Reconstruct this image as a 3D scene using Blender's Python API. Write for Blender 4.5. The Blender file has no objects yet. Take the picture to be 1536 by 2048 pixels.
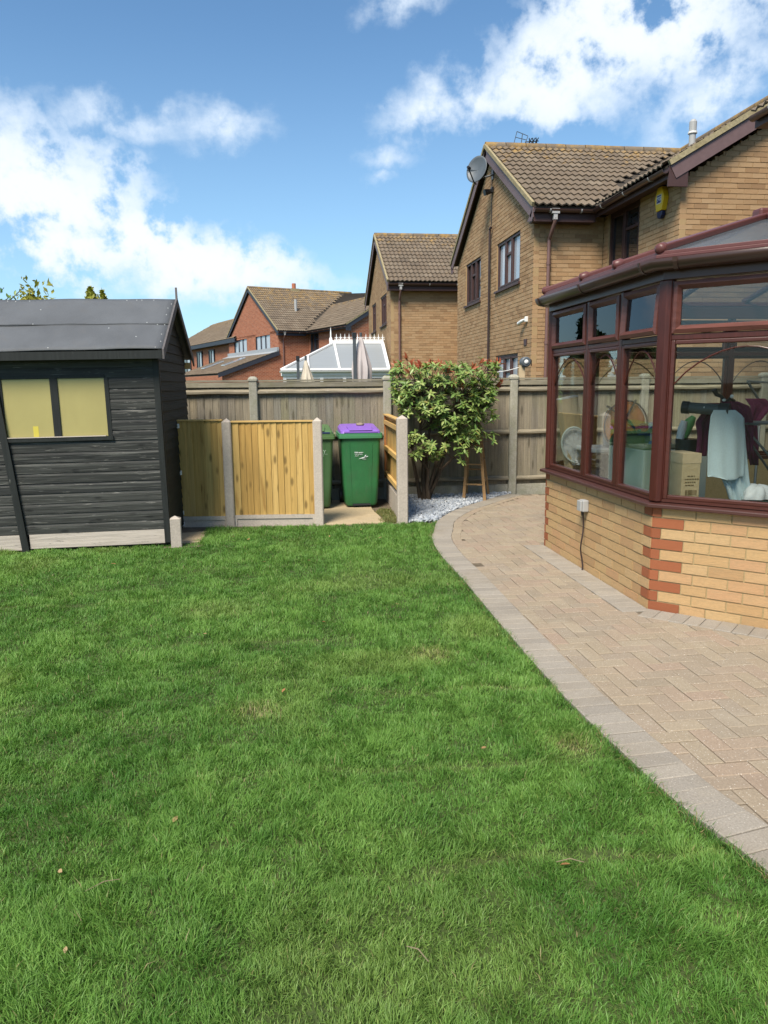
import bpy, math, random
import numpy as np
from mathutils import Vector, Matrix
random.seed(7)
rng = np.random.default_rng(11)
sc = bpy.context.scene
COL = sc.collection
R = math.radians

# ------------------------------------------------------------------ camera
FPX = 1480.0; CH = 1.6
pp, aa, rr = R(9.74), R(7.4), R(.55)
Fv = Vector((math.sin(aa)*math.cos(pp), math.cos(aa)*math.cos(pp), -math.sin(pp)))
R0 = Vector((math.cos(aa), -math.sin(aa), 0)); U0 = R0.cross(Fv)
Rv = math.cos(rr)*R0 - math.sin(rr)*U0
Uv = math.cos(rr)*U0 + math.sin(rr)*R0
cam = bpy.data.cameras.new('camera'); camo = bpy.data.objects.new('camera', cam); COL.objects.link(camo)
m = Matrix((Rv, Uv, -Fv)).transposed().to_4x4(); m.translation = (0, 0, CH); camo.matrix_world = m
cam.sensor_fit = 'VERTICAL'; cam.sensor_height = 36; cam.lens = FPX/2048*36
cam.clip_start = .05; cam.clip_end = 3000
sc.camera = camo

# ------------------------------------------------------------------ exposure
sc.view_settings.view_transform = 'Standard'; sc.view_settings.look = 'None'
sc.view_settings.gamma = 1; sc.view_settings.use_curve_mapping = False
sc.view_settings.exposure = 1.47
sc.cycles.max_bounces = 10; sc.cycles.transparent_max_bounces = 16
sc.cycles.caustics_reflective = False; sc.cycles.caustics_refractive = False

# ------------------------------------------------------------------ node helpers
class NT:
    def __init__(s, nt): s.nt = nt; s.L = nt.links
    def n(s, typ, ins=None, **props):
        nd = s.nt.nodes.new(typ)
        for k, v in props.items(): setattr(nd, k, v)
        for k, v in (ins or {}).items():
            sk = nd.inputs[k]
            if isinstance(v, bpy.types.NodeSocket): s.L.new(v, sk)
            else: sk.default_value = v
        return nd
    def math(s, op, a, b=0.0, c=None, clamp=False):
        nd = s.nt.nodes.new('ShaderNodeMath'); nd.operation = op; nd.use_clamp = clamp
        for i, v in enumerate((a, b, c)):
            if v is None: continue
            if isinstance(v, bpy.types.NodeSocket): s.L.new(v, nd.inputs[i])
            else: nd.inputs[i].default_value = v
        return nd.outputs[0]
    def vmath(s, op, a, b=None):
        nd = s.nt.nodes.new('ShaderNodeVectorMath'); nd.operation = op
        for i, v in enumerate((a, b)):
            if v is None: continue
            if isinstance(v, bpy.types.NodeSocket): s.L.new(v, nd.inputs[i])
            else: nd.inputs[i].default_value = v
        return nd
    def mix(s, f, a, b, mode='MIX'):
        nd = s.nt.nodes.new('ShaderNodeMix'); nd.data_type = 'RGBA'; nd.blend_type = mode
        for i, v in ((0, f), (6, a), (7, b)):
            if isinstance(v, bpy.types.NodeSocket): s.L.new(v, nd.inputs[i])
            else: nd.inputs[i].default_value = v if i == 0 else (*v[:3], 1)
        return nd.outputs[2]
    def ramp(s, f, stops, interp='LINEAR'):
        nd = s.nt.nodes.new('ShaderNodeValToRGB'); cr = nd.color_ramp; cr.interpolation = interp
        while len(cr.elements) > 1: cr.elements.remove(cr.elements[-1])
        for i, (p, c) in enumerate(stops):
            e = cr.elements[0] if i == 0 else cr.elements.new(p)
            e.position = p; e.color = (*c, 1) if len(c) == 3 else c
        s.L.new(f, nd.inputs[0]); return nd.outputs[0]
    def smooth(s, v, a, b):
        nd = s.nt.nodes.new('ShaderNodeMapRange'); nd.interpolation_type = 'SMOOTHSTEP'
        s.L.new(v, nd.inputs[0]); nd.inputs[1].default_value = a; nd.inputs[2].default_value = b
        return nd.outputs[0]
    def noise(s, vec, scale, detail=4, rough=.55, dist=0.0):
        nd = s.n('ShaderNodeTexNoise', {'Vector': vec, 'Scale': scale, 'Detail': detail, 'Roughness': rough, 'Distortion': dist})
        return nd.outputs[0]

# ------------------------------------------------------------------ sky and sun
SUN_AZ, SUN_EL = 33.0, 52.0          # degrees to the left of straight behind the camera axis; height
world = bpy.data.worlds.new('World'); sc.world = world; world.use_nodes = True
W = NT(world.node_tree); world.node_tree.nodes.clear()
sky = W.n('ShaderNodeTexSky', sky_type='NISHITA', sun_disc=False, sun_elevation=R(SUN_EL), sun_rotation=R(180+SUN_AZ),
          altitude=0, air_density=1.0, dust_density=.6, ozone_density=1.6)
tc = W.n('ShaderNodeTexCoord'); dirv = tc.outputs['Generated']
sx = W.n('ShaderNodeSeparateXYZ', {0: dirv})
az = W.math('MULTIPLY', W.math('ARCTAN2', sx.outputs[0], sx.outputs[1]), 57.29578)
el = W.math('MULTIPLY', W.math('ARCSINE', sx.outputs[2]), 57.29578)
warp = W.n('ShaderNodeTexNoise', {'Vector': dirv, 'Scale': 9.0, 'Detail': 6.0, 'Roughness': .6})
wv = W.vmath('SUBTRACT', warp.outputs[1], (.5, .5, .5))
wv = W.n('ShaderNodeVectorMath', {0: wv.outputs[0]}, operation='SCALE'); wv.inputs['Scale'].default_value = 7.0
ae = W.n('ShaderNodeCombineXYZ', {0: az, 1: el, 2: 0.0})
aew = W.vmath('ADD', ae.outputs[0], wv.outputs[0])
blobs = [  # azimuth, elevation, half width, half height, tilt, strength
    (-19, 12.6, 15, 6.0, -13, 1.7), (-7.5, 9.2, 14.0, 3.3, -12, 1.7), (-28, 17, 12, 6, -10, 1.6), (-16, 8.8, 15, 2.6, -3, 1.4),
    (20.5, 20.6, 9.0, 4.4, 10, 1.36), (25.5, 23.0, 10.5, 6.0, 12, 1.6), (11.0, 18.9, 4.0, 2.0, 24, .72), (14.5, 19.4, 4.0, 2.2, 0, .8),
    (-4.4, 17.0, 4.2, 1.9, 20, .62), (8.0, 16.0, 2.2, 1.0, 0, .5), (-11, 17.0, 5.5, 1.5, -10, .62), (7.5, 14.6, 1.4, .6, 0, .45), (31, 18.5, 8, 3.0, 15, .75),
    (9.5, 25.5, 5, 1.4, 10, .6),
    (55, 28, 16, 7, 10, 1.0), (80, 14, 20, 6, 0, 1.0), (115, 30, 18, 9, 0, 1.0), (150, 18, 20, 7, 5, 1.0), (-55, 25, 17, 8, -10, 1.05),
    (-80, 12, 18, 6, 0, 1.0), (-110, 34, 20, 9, 0, 1.0), (-145, 20, 18, 7, 0, 1.0), (10, 50, 20, 8, 0, .9), (-60, 60, 30, 9, 0, .9), (120, 62, 30, 8, 0, .9), (-20, 40, 18, 7, 8, 1.1), (60, 48, 24, 9, -6, 1.1), (-110, 58, 34, 9, 0, 1.1), (165, 42, 26, 9, 0, 1.1), (-165, 44, 22, 8, 5, 1.1), (30, 72, 60, 9, 0, 1.1), (-90, 76, 60, 8, 0, 1.0)]  # later entries: unseen clouds added to lift and whiten the ambient light
dens = None; soft = None
for (a_, e_, w_, h_, t_, st) in blobs:
    mp = W.n('ShaderNodeMapping', {'Vector': aew.outputs[0], 'Location': (a_, e_, 0), 'Rotation': (0, 0, R(t_)), 'Scale': (w_, h_, 1)}, vector_type='TEXTURE')
    ln = W.vmath('LENGTH', mp.outputs[0]).outputs['Value']
    d_ = W.math('MULTIPLY', W.math('SUBTRACT', 1.0, ln), st)
    dens = d_ if dens is None else W.math('MAXIMUM', dens, d_)
    if st >= 1.38: soft = d_ if soft is None else W.math('MAXIMUM', soft, d_)
stretch = W.n('ShaderNodeMapping', {'Vector': dirv, 'Scale': (1, 1, 1.8)})
fb = W.noise(stretch.outputs[0], 7.0, 10, .6, .3)
fb2 = W.noise(stretch.outputs[0], 22.0, 8, .62)
calm = W.math('SUBTRACT', 1.0, W.math('MULTIPLY', W.smooth(soft, -.1, .5), .70))
dd = W.math('ADD', dens, W.math('MULTIPLY', W.math('SUBTRACT', fb, .5), calm))
dd = W.math('ADD', dd, W.math('MULTIPLY', W.math('SUBTRACT', fb2, .5), .35))
cover = W.smooth(dd, -.16, .74)
thick = W.smooth(dd, .35, 1.1)
hz = W.smooth(el, 26.0, 0.0)
skyc = W.mix(1.0, sky.outputs[0], (.66, .87, .96), 'MULTIPLY')
skyhs = W.n('ShaderNodeHueSaturation', {'Saturation': 1.0, 'Value': 1.0, 'Color': skyc})
skyp = W.mix(W.math('MULTIPLY', hz, .30), skyhs.outputs[0], (3.7, 5.4, 7.0))
cl = W.mix(thick, (5.0, 5.7, 6.5), (5.9, 6.05, 6.35))
final = W.mix(W.math('MULTIPLY', cover, .93), skyp, cl)
bg = W.n('ShaderNodeBackground', {'Color': final, 'Strength': 0.0635})
wo = W.n('ShaderNodeOutputWorld', {0: bg.outputs[0]})

sl = bpy.data.lights.new('sun', 'SUN'); sl.energy = 2.35; sl.angle = R(22); sl.color = (1, .91, .77)
so = bpy.data.objects.new('sun', sl); COL.objects.link(so)
tosun = Vector((-math.sin(R(SUN_AZ))*math.cos(R(SUN_EL)), -math.cos(R(SUN_AZ))*math.cos(R(SUN_EL)), math.sin(R(SUN_EL))))
so.rotation_euler = tosun.to_track_quat('Z', 'Y').to_euler(); so.location = (-20, -15, 30)

# ------------------------------------------------------------------ picture measurements -> places
def ray(x, y): return Fv + Rv*((x-768)/FPX) - Uv*((y-1024)/FPX)
def AY(x, y, Y):
    d = ray(x, y); return Vector((0, 0, CH)) + d*(Y/d.y)
def AX(x, y, X):
    d = ray(x, y); return Vector((0, 0, CH)) + d*(X/d.x)
def G(x, y, z=0):
    d = ray(x, y); return Vector((0, 0, CH)) + d*((z-CH)/d.z)

# ------------------------------------------------------------------ materials
def new_mat(name):
    mt = bpy.data.materials.new(name); mt.use_nodes = True; mt.node_tree.nodes.clear()
    t = NT(mt.node_tree)
    t.bsdf = t.n('ShaderNodeBsdfPrincipled'); t.out = t.n('ShaderNodeOutputMaterial', {0: t.bsdf.outputs[0]})
    return mt, t

def mat(name, tones, src='obj', rough=.75, grain=None, gamt=.3, fine=None, blotch=None, bump=.25, knots=0, spec=.3,
        worn=None, bscale=None, metal=0, streak=None):
    """tones: list of colours chosen per piece; grain: (sx,sy,sz) stretched noise; fine: (scale, amount); blotch: (scale, amount, colour);
    worn: (scale vector, threshold, colour) patches of another colour; knots: amount"""
    mt, t = new_mat(name)
    co = t.n('ShaderNodeTexCoord').outputs['Object']
    oi = t.n('ShaderNodeObjectInfo').outputs['Random']
    if src == 'attr':
        tone = t.n('ShaderNodeAttribute', attribute_name='tone').outputs['Fac']
    else: tone = oi
    off = t.n('ShaderNodeCombineXYZ', {0: t.math('MULTIPLY', oi, 37.0), 1: t.math('MULTIPLY', oi, 91.0), 2: t.math('MULTIPLY', oi, 53.0)})
    if src == 'attr':
        off = t.n('ShaderNodeCombineXYZ', {0: t.math('MULTIPLY', tone, 37.0), 1: t.math('MULTIPLY', tone, 91.0), 2: t.math('MULTIPLY', tone, 53.0)})
    p = t.vmath('ADD', co, off.outputs[0]).outputs[0] if src != 'none' else co
    if len(tones) == 1 or src == 'none': col = t.mix(0.0, tones[0], tones[0])
    else: col = t.ramp(tone, [(i/(len(tones)-1), c) for i, c in enumerate(tones)])
    h = None
    if grain:
        mp = t.n('ShaderNodeMapping', {'Vector': p, 'Scale': grain})
        g = t.noise(mp.outputs[0], 1.0, 6, .65, .4)
        k = t.n('ShaderNodeMapRange', {0: g, 1: .25, 2: .75, 3: 1-gamt, 4: 1+gamt}).outputs[0]
        col = t.mix(1.0, col, t.n('ShaderNodeCombineXYZ', {0: k, 1: k, 2: k}).outputs[0], 'MULTIPLY'); h = g
    if fine:
        f = t.noise(p, fine[0], 3, .6)
        k = t.n('ShaderNodeMapRange', {0: f, 1: .25, 2: .75, 3: 1-fine[1], 4: 1+fine[1]}).outputs[0]
        col = t.mix(1.0, col, t.n('ShaderNodeCombineXYZ', {0: k, 1: k, 2: k}).outputs[0], 'MULTIPLY')
        h = f if h is None else t.math('ADD', h, f)
    if knots:
        mp = t.n('ShaderNodeMapping', {'Vector': p, 'Scale': knots if isinstance(knots, tuple) else (9, 9, 3.2)})
        v = t.n('ShaderNodeTexVoronoi', {'Vector': mp.outputs[0], 'Scale': 1.0, 'Randomness': 1.0}).outputs['Distance']
        kk = t.math('SUBTRACT', 1.0, t.smooth(v, .09, .27))
        col = t.mix(t.math('MULTIPLY', kk, .8), col, tuple(c*.33 for c in tones[0]))
    if streak:
        mp = t.n('ShaderNodeMapping', {'Vector': p, 'Scale': streak[0]})
        s_ = t.smooth(t.noise(mp.outputs[0], 1.0, 5, .6, .5), streak[1], streak[1]+.16)
        col = t.mix(t.math('MULTIPLY', s_, streak[3]), col, streak[2])
    if blotch:
        b = t.smooth(t.noise(co, blotch[0], 5, .6), .42, .72)
        col = t.mix(t.math('MULTIPLY', b, blotch[1]), col, blotch[2])
    if worn:
        mp = t.n('ShaderNodeMapping', {'Vector': p, 'Scale': worn[0]})
        wn = t.smooth(t.noise(mp.outputs[0], 1.0, 8, .68, .5), worn[1], worn[1]+.07)
        col = t.mix(t.math('MULTIPLY', wn, .85), col, worn[2])
    b = t.bsdf
    t.L.new(col, b.inputs['Base Color']); b.inputs['Roughness'].default_value = rough
    b.inputs['Specular IOR Level'].default_value = spec; b.inputs['Metallic'].default_value = metal
    if h is not None and bump:
        bp = t.n('ShaderNodeBump', {'Height': h, 'Strength': bump, 'Distance': .01}); t.L.new(bp.outputs[0], b.inputs['Normal'])
    return mt

def plain(name, c, rough=.5, spec=.4, metal=0, fine=None): return mat(name, [c], 'none', rough, spec=spec, metal=metal, fine=fine, bump=.1)

M = {}
BUFF = [(.33, .205, .108), (.37, .238, .130), (.39, .262, .15), (.35, .215, .112), (.265, .16, .085), (.38, .25, .138), (.36, .226, .12)]
M['house_brick'] = mat('house_brick', BUFF, 'obj', .85, fine=(60, .12), blotch=(1.2, .25, (.24, .14, .07)))
M['house_brickwork'] = mat('house_brickwork', BUFF, 'attr', .85, fine=(60, .12), blotch=(1.2, .25, (.24, .14, .07)))
M['mortar'] = plain('mortar', (.36, .25, .135), .95, .1, fine=(90, .1))
DW = [(.46, .285, .135), (.50, .325, .155), (.51, .345, .175), (.49, .285, .145), (.505, .335, .16), (.42, .26, .125), (.50, .295, .155)]
M['wall_brick'] = mat('wall_brick', DW, 'obj', .85, fine=(55, .12), gamt=.13, grain=(9, 9, 16), worn=((30, 30, 42), .70, (.66, .50, .33)), blotch=(3.3, .38, (.33, .235, .125)), bump=.5)
M['orange_brick'] = mat('orange_brick', [(.265, .085, .037), (.30, .10, .044), (.245, .078, .034)], 'obj', .8, fine=(70, .1), gamt=.08, grain=(8, 8, 14))
M['wall_mortar'] = plain('wall_mortar', (.36, .28, .15), .95, .1, fine=(70, .15))
TILE = [(.118, .088, .06), (.15, .113, .078), (.132, .10, .069), (.175, .137, .097), (.105, .08, .056)]
def tile_mat(name, src, lo, hi, lichen):
    mt, t = new_mat(name)
    pos = t.n('ShaderNodeNewGeometry').outputs['Position']
    tone = t.n('ShaderNodeAttribute', attribute_name='tone').outputs['Fac'] if src == 'attr' else t.n('ShaderNodeObjectInfo').outputs['Random']
    col = t.ramp(tone, [(i/(len(TILE)-1), c) for i, c in enumerate(TILE)])
    f = t.noise(pos, 45, 4, .6)
    k = t.n('ShaderNodeMapRange', {0: f, 1: .25, 2: .75, 3: .78, 4: 1.22}).outputs[0]
    col = t.mix(1.0, col, t.n('ShaderNodeCombineXYZ', {0: k, 1: k, 2: k}).outputs[0], 'MULTIPLY')
    z = t.n('ShaderNodeSeparateXYZ', {0: pos}).outputs[2]
    top = t.smooth(z, lo, hi)
    n1 = t.noise(pos, 5.0, 6, .65)
    mask = t.smooth(t.math('ADD', n1, t.math('MULTIPLY', top, .19)), .60, .86)
    col = t.mix(t.math('MULTIPLY', mask, lichen), col, (.36, .215, .05))
    n2 = t.smooth(t.noise(pos, 17.0, 5, .7), .66, .73)
    col = t.mix(t.math('MULTIPLY', n2, .55), col, (.33, .29, .23))
    t.L.new(col, t.bsdf.inputs['Base Color']); t.bsdf.inputs['Roughness'].default_value = .72; t.bsdf.inputs['Specular IOR Level'].default_value = .35
    t.L.new(t.n('ShaderNodeBump', {'Height': f, 'Strength': .3, 'Distance': .01}).outputs[0], t.bsdf.inputs['Normal'])
    return mt
M['tile'] = tile_mat('roof_tile_clay', 'obj', 5.6, 6.9, .7)
M['tiles'] = tile_mat('roof_tiles_clay', 'attr', 5.3, 7.4, .5)
M['roof_felt'] = plain('roof_underlay', (.05, .04, .03), .9)
M['brown_pvc'] = mat('brown_fascia_pvc', [(.062, .032, .030)], 'none', .5, spec=.35, fine=(15, .1), bump=.05)
M['barge'] = mat('barge_paint', [(.135, .085, .085)], 'none', .5, spec=.35, fine=(15, .1), bump=.05)
M['navy'] = plain('navy_fascia', (.030, .034, .048), .5)
M['verge'] = mat('verge_mortar', [(.30, .25, .15)], 'none', .9, fine=(20, .3), blotch=(6, .5, (.20, .15, .06)))
M['pipe'] = plain('brown_downpipe', (.155, .088, .078), .4, fine=(10, .08))
M['dark_pipe'] = plain('dark_pipe', (.035, .02, .018), .45)
M['grey_plastic'] = plain('pale_grey_plastic', (.36, .36, .355), .4)
M['white_plastic'] = plain('white_plastic', (.72, .72, .70), .4)
M['black_plastic'] = plain('black_plastic', (.02, .02, .022), .4)
def glass_house(name, c, rough=.03, ior=1.7):
    mt, t = new_mat(name); b = t.bsdf
    b.inputs['Base Color'].default_value = (*c, 1); b.inputs['Roughness'].default_value = rough; b.inputs['IOR'].default_value = ior
    b.inputs['Specular IOR Level'].default_value = .6
    return mt
M['pane_dark'] = glass_house('dark_window_glass', (.018, .018, .02))
M['pane_sky'] = glass_house('sky_tinted_window_glass', (.36, .40, .45), .05, 1.6)  # pale sky reflection put into the base colour
def thin_glass(name, tint, refl=1.0, rough=0.0, ior=1.5):
    mt, t = new_mat(name); t.nt.nodes.remove(t.bsdf)
    tr = t.n('ShaderNodeBsdfTransparent', {0: (*tint, 1)}); gl = t.n('ShaderNodeBsdfGlossy', {0: (.95, .97, 1, 1), 'Roughness': rough})
    fr = t.n('ShaderNodeFresnel', {0: ior}).outputs[0]
    ms = t.n('ShaderNodeMixShader', {0: t.math('MULTIPLY', fr, refl, clamp=True), 1: tr.outputs[0], 2: gl.outputs[0]})
    t.L.new(ms.outputs[0], t.out.inputs[0]); return mt
M['glass'] = thin_glass('window_glass', (.935, .955, .94), .42)
M['sash_pvc'] = mat('fanlight_woodgrain_pvc', [(.115, .042, .034), (.105, .038, .030)], 'obj', .36, spec=.5, grain=(7, 7, 40), gamt=.3, bump=.3)
M['fan_glass'] = thin_glass('fanlight_glass', (.93, .95, .94), 1.0)
M['clear_plastic'] = thin_glass('clear_plastic', (.82, .83, .84), 1.6, .08)
def poly_roof():
    mt, t = new_mat('tinted_polycarbonate')
    co = t.n('ShaderNodeTexCoord').outputs['Object']
    b = t.bsdf; b.inputs['Roughness'].default_value = .16; b.inputs['Specular IOR Level'].default_value = .8
    n = t.noise(co, 30, 5, .7)
    t.L.new(t.ramp(n, [(.3, (.27, .32, .37)), (.7, (.34, .39, .44))]), b.inputs['Base Color'])
    tr = t.n('ShaderNodeBsdfTransparent', {0: (.78, .80, .80, 1)})
    ms = t.n('ShaderNodeMixShader', {0: .34, 1: tr.outputs[0], 2: b.outputs[0]}); t.L.new(ms.outputs[0], t.out.inputs[0])
    return mt
M['poly'] = poly_roof()
M['white_poly'] = mat('pale_polycarbonate', [(.25, .27, .285)], 'none', .25, spec=.5, grain=(.5, .5, 40), gamt=.05, bump=.03)
M['mahogany'] = mat('mahogany_woodgrain_pvc', [(.058, .013, .009), (.066, .016, .010), (.050, .011, .008)], 'obj', .34, spec=.45, grain=(40, 40, 7), gamt=.28, bump=.12)
M['mahogany_h'] = mat('mahogany_rail_pvc', [(.070, .020, .014), (.062, .017, .012)], 'obj', .32, spec=.5, grain=(7, 7, 40), gamt=.22, bump=.15)
M['sill_pvc'] = mat('sill_pvc', [(.066, .026, .021)], 'none', .35, spec=.5, grain=(5, 5, 40), gamt=.14, bump=.08)
M['gutter'] = plain('dark_gutter', (.055, .030, .025), .3, .5)
M['roof_bar'] = plain('maroon_roof_bar', (.115, .040, .036), .4, .4, fine=(20, .08))
M['lead'] = plain('lead_flashing', (.30, .32, .34), .6, fine=(8, .15))
# fences
OLD = [(.235, .20, .145), (.20, .175, .135), (.26, .225, .165), (.175, .155, .125), (.225, .205, .135), (.20, .185, .155), (.245, .205, .14)]
M['old_board'] = mat('weathered_board', OLD, 'obj', .88, grain=(38, 38, 1.6), gamt=.36, fine=(90, .1), knots=(11, 11, 2.4), blotch=(1.3, .35, (.18, .175, .09)), bump=.5)
M['old_rail'] = mat('weathered_rail', [(.25, .215, .155), (.21, .185, .135)], 'obj', .9, grain=(3, 30, 30), gamt=.45, worn=((7, 30, 30), .60, (.42, .38, .31)), bump=.5)
M['old_cap'] = mat('weathered_cap', [(.25, .225, .17), (.21, .19, .145)], 'obj', .9, grain=(2.5, 30, 30), gamt=.4, bump=.4, blotch=(5, .4, (.14, .13, .06)))
M['concrete'] = mat('concrete_post', [(.43, .375, .315), (.47, .41, .35), (.40, .35, .30)], 'obj', .92, fine=(60, .16), gamt=.10, grain=(5, 5, 3), streak=((120, 120, 120), .69, (.16, .14, .12), .6))
M['old_concrete'] = mat('weathered_concrete', [(.33, .315, .26), (.29, .28, .235)], 'obj', .95, fine=(55, .2), gamt=.15, grain=(6, 6, 3), blotch=(9, .4, (.22, .225, .14)))
NEW = [(.44, .275, .085), (.52, .345, .12), (.47, .30, .095), (.55, .38, .145), (.40, .24, .07), (.50, .325, .105)]
M['new_board'] = mat('treated_board', NEW, 'obj', .75, grain=(34, 34, 1.7), gamt=.26, knots=(10, 10, 3.6), streak=((14, 14, 1.7), .555, (.22, .105, .022), .62), bump=.35)
M['new_rail'] = mat('treated_rail', [(.58, .38, .14), (.52, .335, .115)], 'obj', .75, grain=(6, 6, 6), gamt=.16, bump=.2)
M['shaded_rail'] = plain('shaded_batten', (.30, .12, .035), .75, fine=(20, .2))  # shade on the far end batten put into its red-brown colour
# shed
SH = [(.022, .023, .022), (.032, .033, .030), (.017, .018, .017), (.040, .041, .037), (.026, .027, .025)]
M['shed_plank'] = mat('black_stained_plank', SH, 'obj', .62, grain=(2.2, 42, 42), gamt=.4, knots=(4.5, 13, 13), worn=((3.6, 26, 40), .585, (.16, .155, .14)), streak=((1.3, 40, 55), .50, (.085, .086, .078), .9), bump=.6, spec=.3)
M['shed_side'] = mat('black_stained_side', [(.015, .018, .016), (.019, .022, .019), (.013, .014, .014)], 'obj', .7, grain=(42, 2.2, 42), gamt=.4, worn=((26, 4, 48), .70, (.12, .115, .105)), bump=.5, spec=.25)
M['shed_trim'] = mat('black_trim', [(.017, .019, .018)], 'none', .6, grain=(40, 40, 2), gamt=.4, worn=((30, 30, 5), .66, (.2, .19, .17)), bump=.3)
M['shed_base'] = mat('peeling_white_plank', [(.44, .385, .335)], 'none', .8, grain=(2, 40, 40), gamt=.25, worn=((6, 40, 55), .60, (.05, .05, .05)), bump=.5)
M['felt'] = mat('roofing_felt', [(.092, .098, .106)], 'none', .68, fine=(260, .22), grain=(2.2, 1.4, 1.4), gamt=.22, spec=.5, bump=.5, streak=((5, 3, 3), .55, (.10, .10, .10), .5))
M['barge_grey'] = mat('worn_bargeboard', [(.11, .10, .10)], 'none', .7, grain=(20, 20, 20), gamt=.4)
M['shed_window'] = mat('yellowed_window_board', [(.37, .32, .125), (.355, .305, .12)], 'obj', .32, spec=.5, grain=(3, 3, 1.5), gamt=.07, bump=.02)
M['patch_yellow'] = plain('bright_patch_yellow', (.55, .46, .07), .5)
M['dark_recess'] = plain('dark_board', (.012, .013, .013), .9)
# ground
M['paver'] = None
def paver_mat(name, cols, src, spk=.75):
    mt, t = new_mat(name)
    pos = t.n('ShaderNodeNewGeometry').outputs['Position']
    tone = t.n('ShaderNodeAttribute', attribute_name='tone').outputs['Fac'] if src == 'attr' else t.n('ShaderNodeObjectInfo').outputs['Random']
    col = t.ramp(tone, [(i/(len(cols)-1), c) for i, c in enumerate(cols)])
    f = t.noise(pos, 120, 4, .7)
    k = t.n('ShaderNodeMapRange', {0: f, 1: .25, 2: .75, 3: .74, 4: 1.26}).outputs[0]
    col = t.mix(1.0, col, t.n('ShaderNodeCombineXYZ', {0: k, 1: k, 2: k}).outputs[0], 'MULTIPLY')
    dirt = t.smooth(t.noise(pos, 2.2, 5, .6), .45, .75)
    col = t.mix(t.math('MULTIPLY', dirt, .42), col, (.20, .165, .12))
    lich = t.smooth(t.noise(pos, 3.1, 5, .6), .5, .8)
    col = t.mix(t.math('MULTIPLY', lich, .38), col, (.38, .33, .255))
    v = t.n('ShaderNodeTexVoronoi', {'Vector': pos, 'Scale': 95.0}).outputs
    sp = t.math('MULTIPLY', t.math('SUBTRACT', 1.0, t.smooth(v['Distance'], .12, .26)), t.smooth(t.n('ShaderNodeSeparateColor', {0: v['Color']}).outputs[0], .60, .66))
    col = t.mix(t.math('MULTIPLY', sp, spk), col, (.72, .68, .60))
    dk = t.math('MULTIPLY', t.math('SUBTRACT', 1.0, t.smooth(v['Distance'], .1, .25)), t.smooth(t.n('ShaderNodeSeparateColor', {0: v['Color']}).outputs[1], .86, .9))
    col = t.mix(t.math('MULTIPLY', dk, .5), col, (.10, .085, .07))
    t.L.new(col, t.bsdf.inputs['Base Color']); t.bsdf.inputs['Roughness'].default_value = .85; t.bsdf.inputs['Specular IOR Level'].default_value = .25
    t.L.new(t.n('ShaderNodeBump', {'Height': f, 'Strength': .4, 'Distance': .006}).outputs[0], t.bsdf.inputs['Normal'])
    return mt
PAV = [(.280, .228, .165), (.298, .244, .176), (.300, .234, .174), (.268, .224, .172), (.312, .257, .186), (.297, .224, .168), (.285, .233, .175), (.255, .21, .155)]
EDG = [(.275, .245, .205), (.305, .272, .228), (.25, .225, .192), (.315, .283, .24)]
M['paver'] = paver_mat('buff_paver', PAV, 'obj'); M['pavers'] = paver_mat('buff_pavers', PAV, 'attr')
M['edging'] = paver_mat('grey_edging_paver', EDG, 'obj', .4)
M['sand'] = mat('joint_sand', [(.10, .078, .052)], 'none', .95, fine=(150, .3), blotch=(3, .6, (.33, .29, .23)))
M['soil'] = mat('lawn_soil', [(.05, .075, .02)], 'none', .95, fine=(60, .4), blotch=(5, .4, (.06, .065, .02)))
M['ground'] = mat('garden_ground', [(.07, .09, .035)], 'none', .95, fine=(3, .3))
M['slab'] = mat('old_concrete_slab', [(.42, .335, .215)], 'none', .92, fine=(110, .22), blotch=(4, .5, (.32, .24, .14)), grain=(4, 4, 4), gamt=.18)
M['dirt'] = mat('bare_earth', [(.12, .095, .065)], 'none', .95, fine=(40, .4), blotch=(6, .5, (.22, .18, .13)))
M['slate'] = mat('blue_slate', [(.30, .33, .37), (.40, .43, .46), (.24, .275, .325), (.47, .49, .52), (.36, .39, .43), (.20, .23, .28)], 'attr', .6, fine=(60, .12), spec=.4)

def attr_mat(name, rough, spec, trans=0.0, tint=(1, 1, 1)):
    mt, t = new_mat(name)
    a = t.n('ShaderNodeAttribute', attribute_name='Col').outputs['Color']
    t.L.new(a, t.bsdf.inputs['Base Color']); t.bsdf.inputs['Roughness'].default_value = rough; t.bsdf.inputs['Specular IOR Level'].default_value = spec
    if trans:
        tl = t.n('ShaderNodeBsdfTranslucent', {0: t.mix(1.0, a, tint, 'MULTIPLY')})
        ms = t.n('ShaderNodeMixShader', {0: trans, 1: t.bsdf.outputs[0], 2: tl.outputs[0]}); t.L.new(ms.outputs[0], t.out.inputs[0])
    return mt
M['grass'] = attr_mat('grass_blade', .5, .32, .28, (1.2, 1.3, .6))
M['foliage'] = attr_mat('leaf_foliage', .42, .42, .18, (1.2, 1.3, .5))
def leaf_mat(name, stops, rough=.38):
    mt, t = new_mat(name)
    oi = t.n('ShaderNodeObjectInfo').outputs['Random']
    c = t.ramp(oi, stops); co = t.n('ShaderNodeTexCoord').outputs['Object']
    c = t.mix(t.math('MULTIPLY', t.smooth(t.noise(co, 30, 3), .4, .7), .25), c, (.16, .20, .06))
    t.L.new(c, t.bsdf.inputs['Base Color']); t.bsdf.inputs['Roughness'].default_value = rough; t.bsdf.inputs['Specular IOR Level'].default_value = .45
    tl = t.n('ShaderNodeBsdfTranslucent', {0: c}); ms = t.n('ShaderNodeMixShader', {0: .15, 1: t.bsdf.outputs[0], 2: tl.outputs[0]}); t.L.new(ms.outputs[0], t.out.inputs[0])
    return mt
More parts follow.
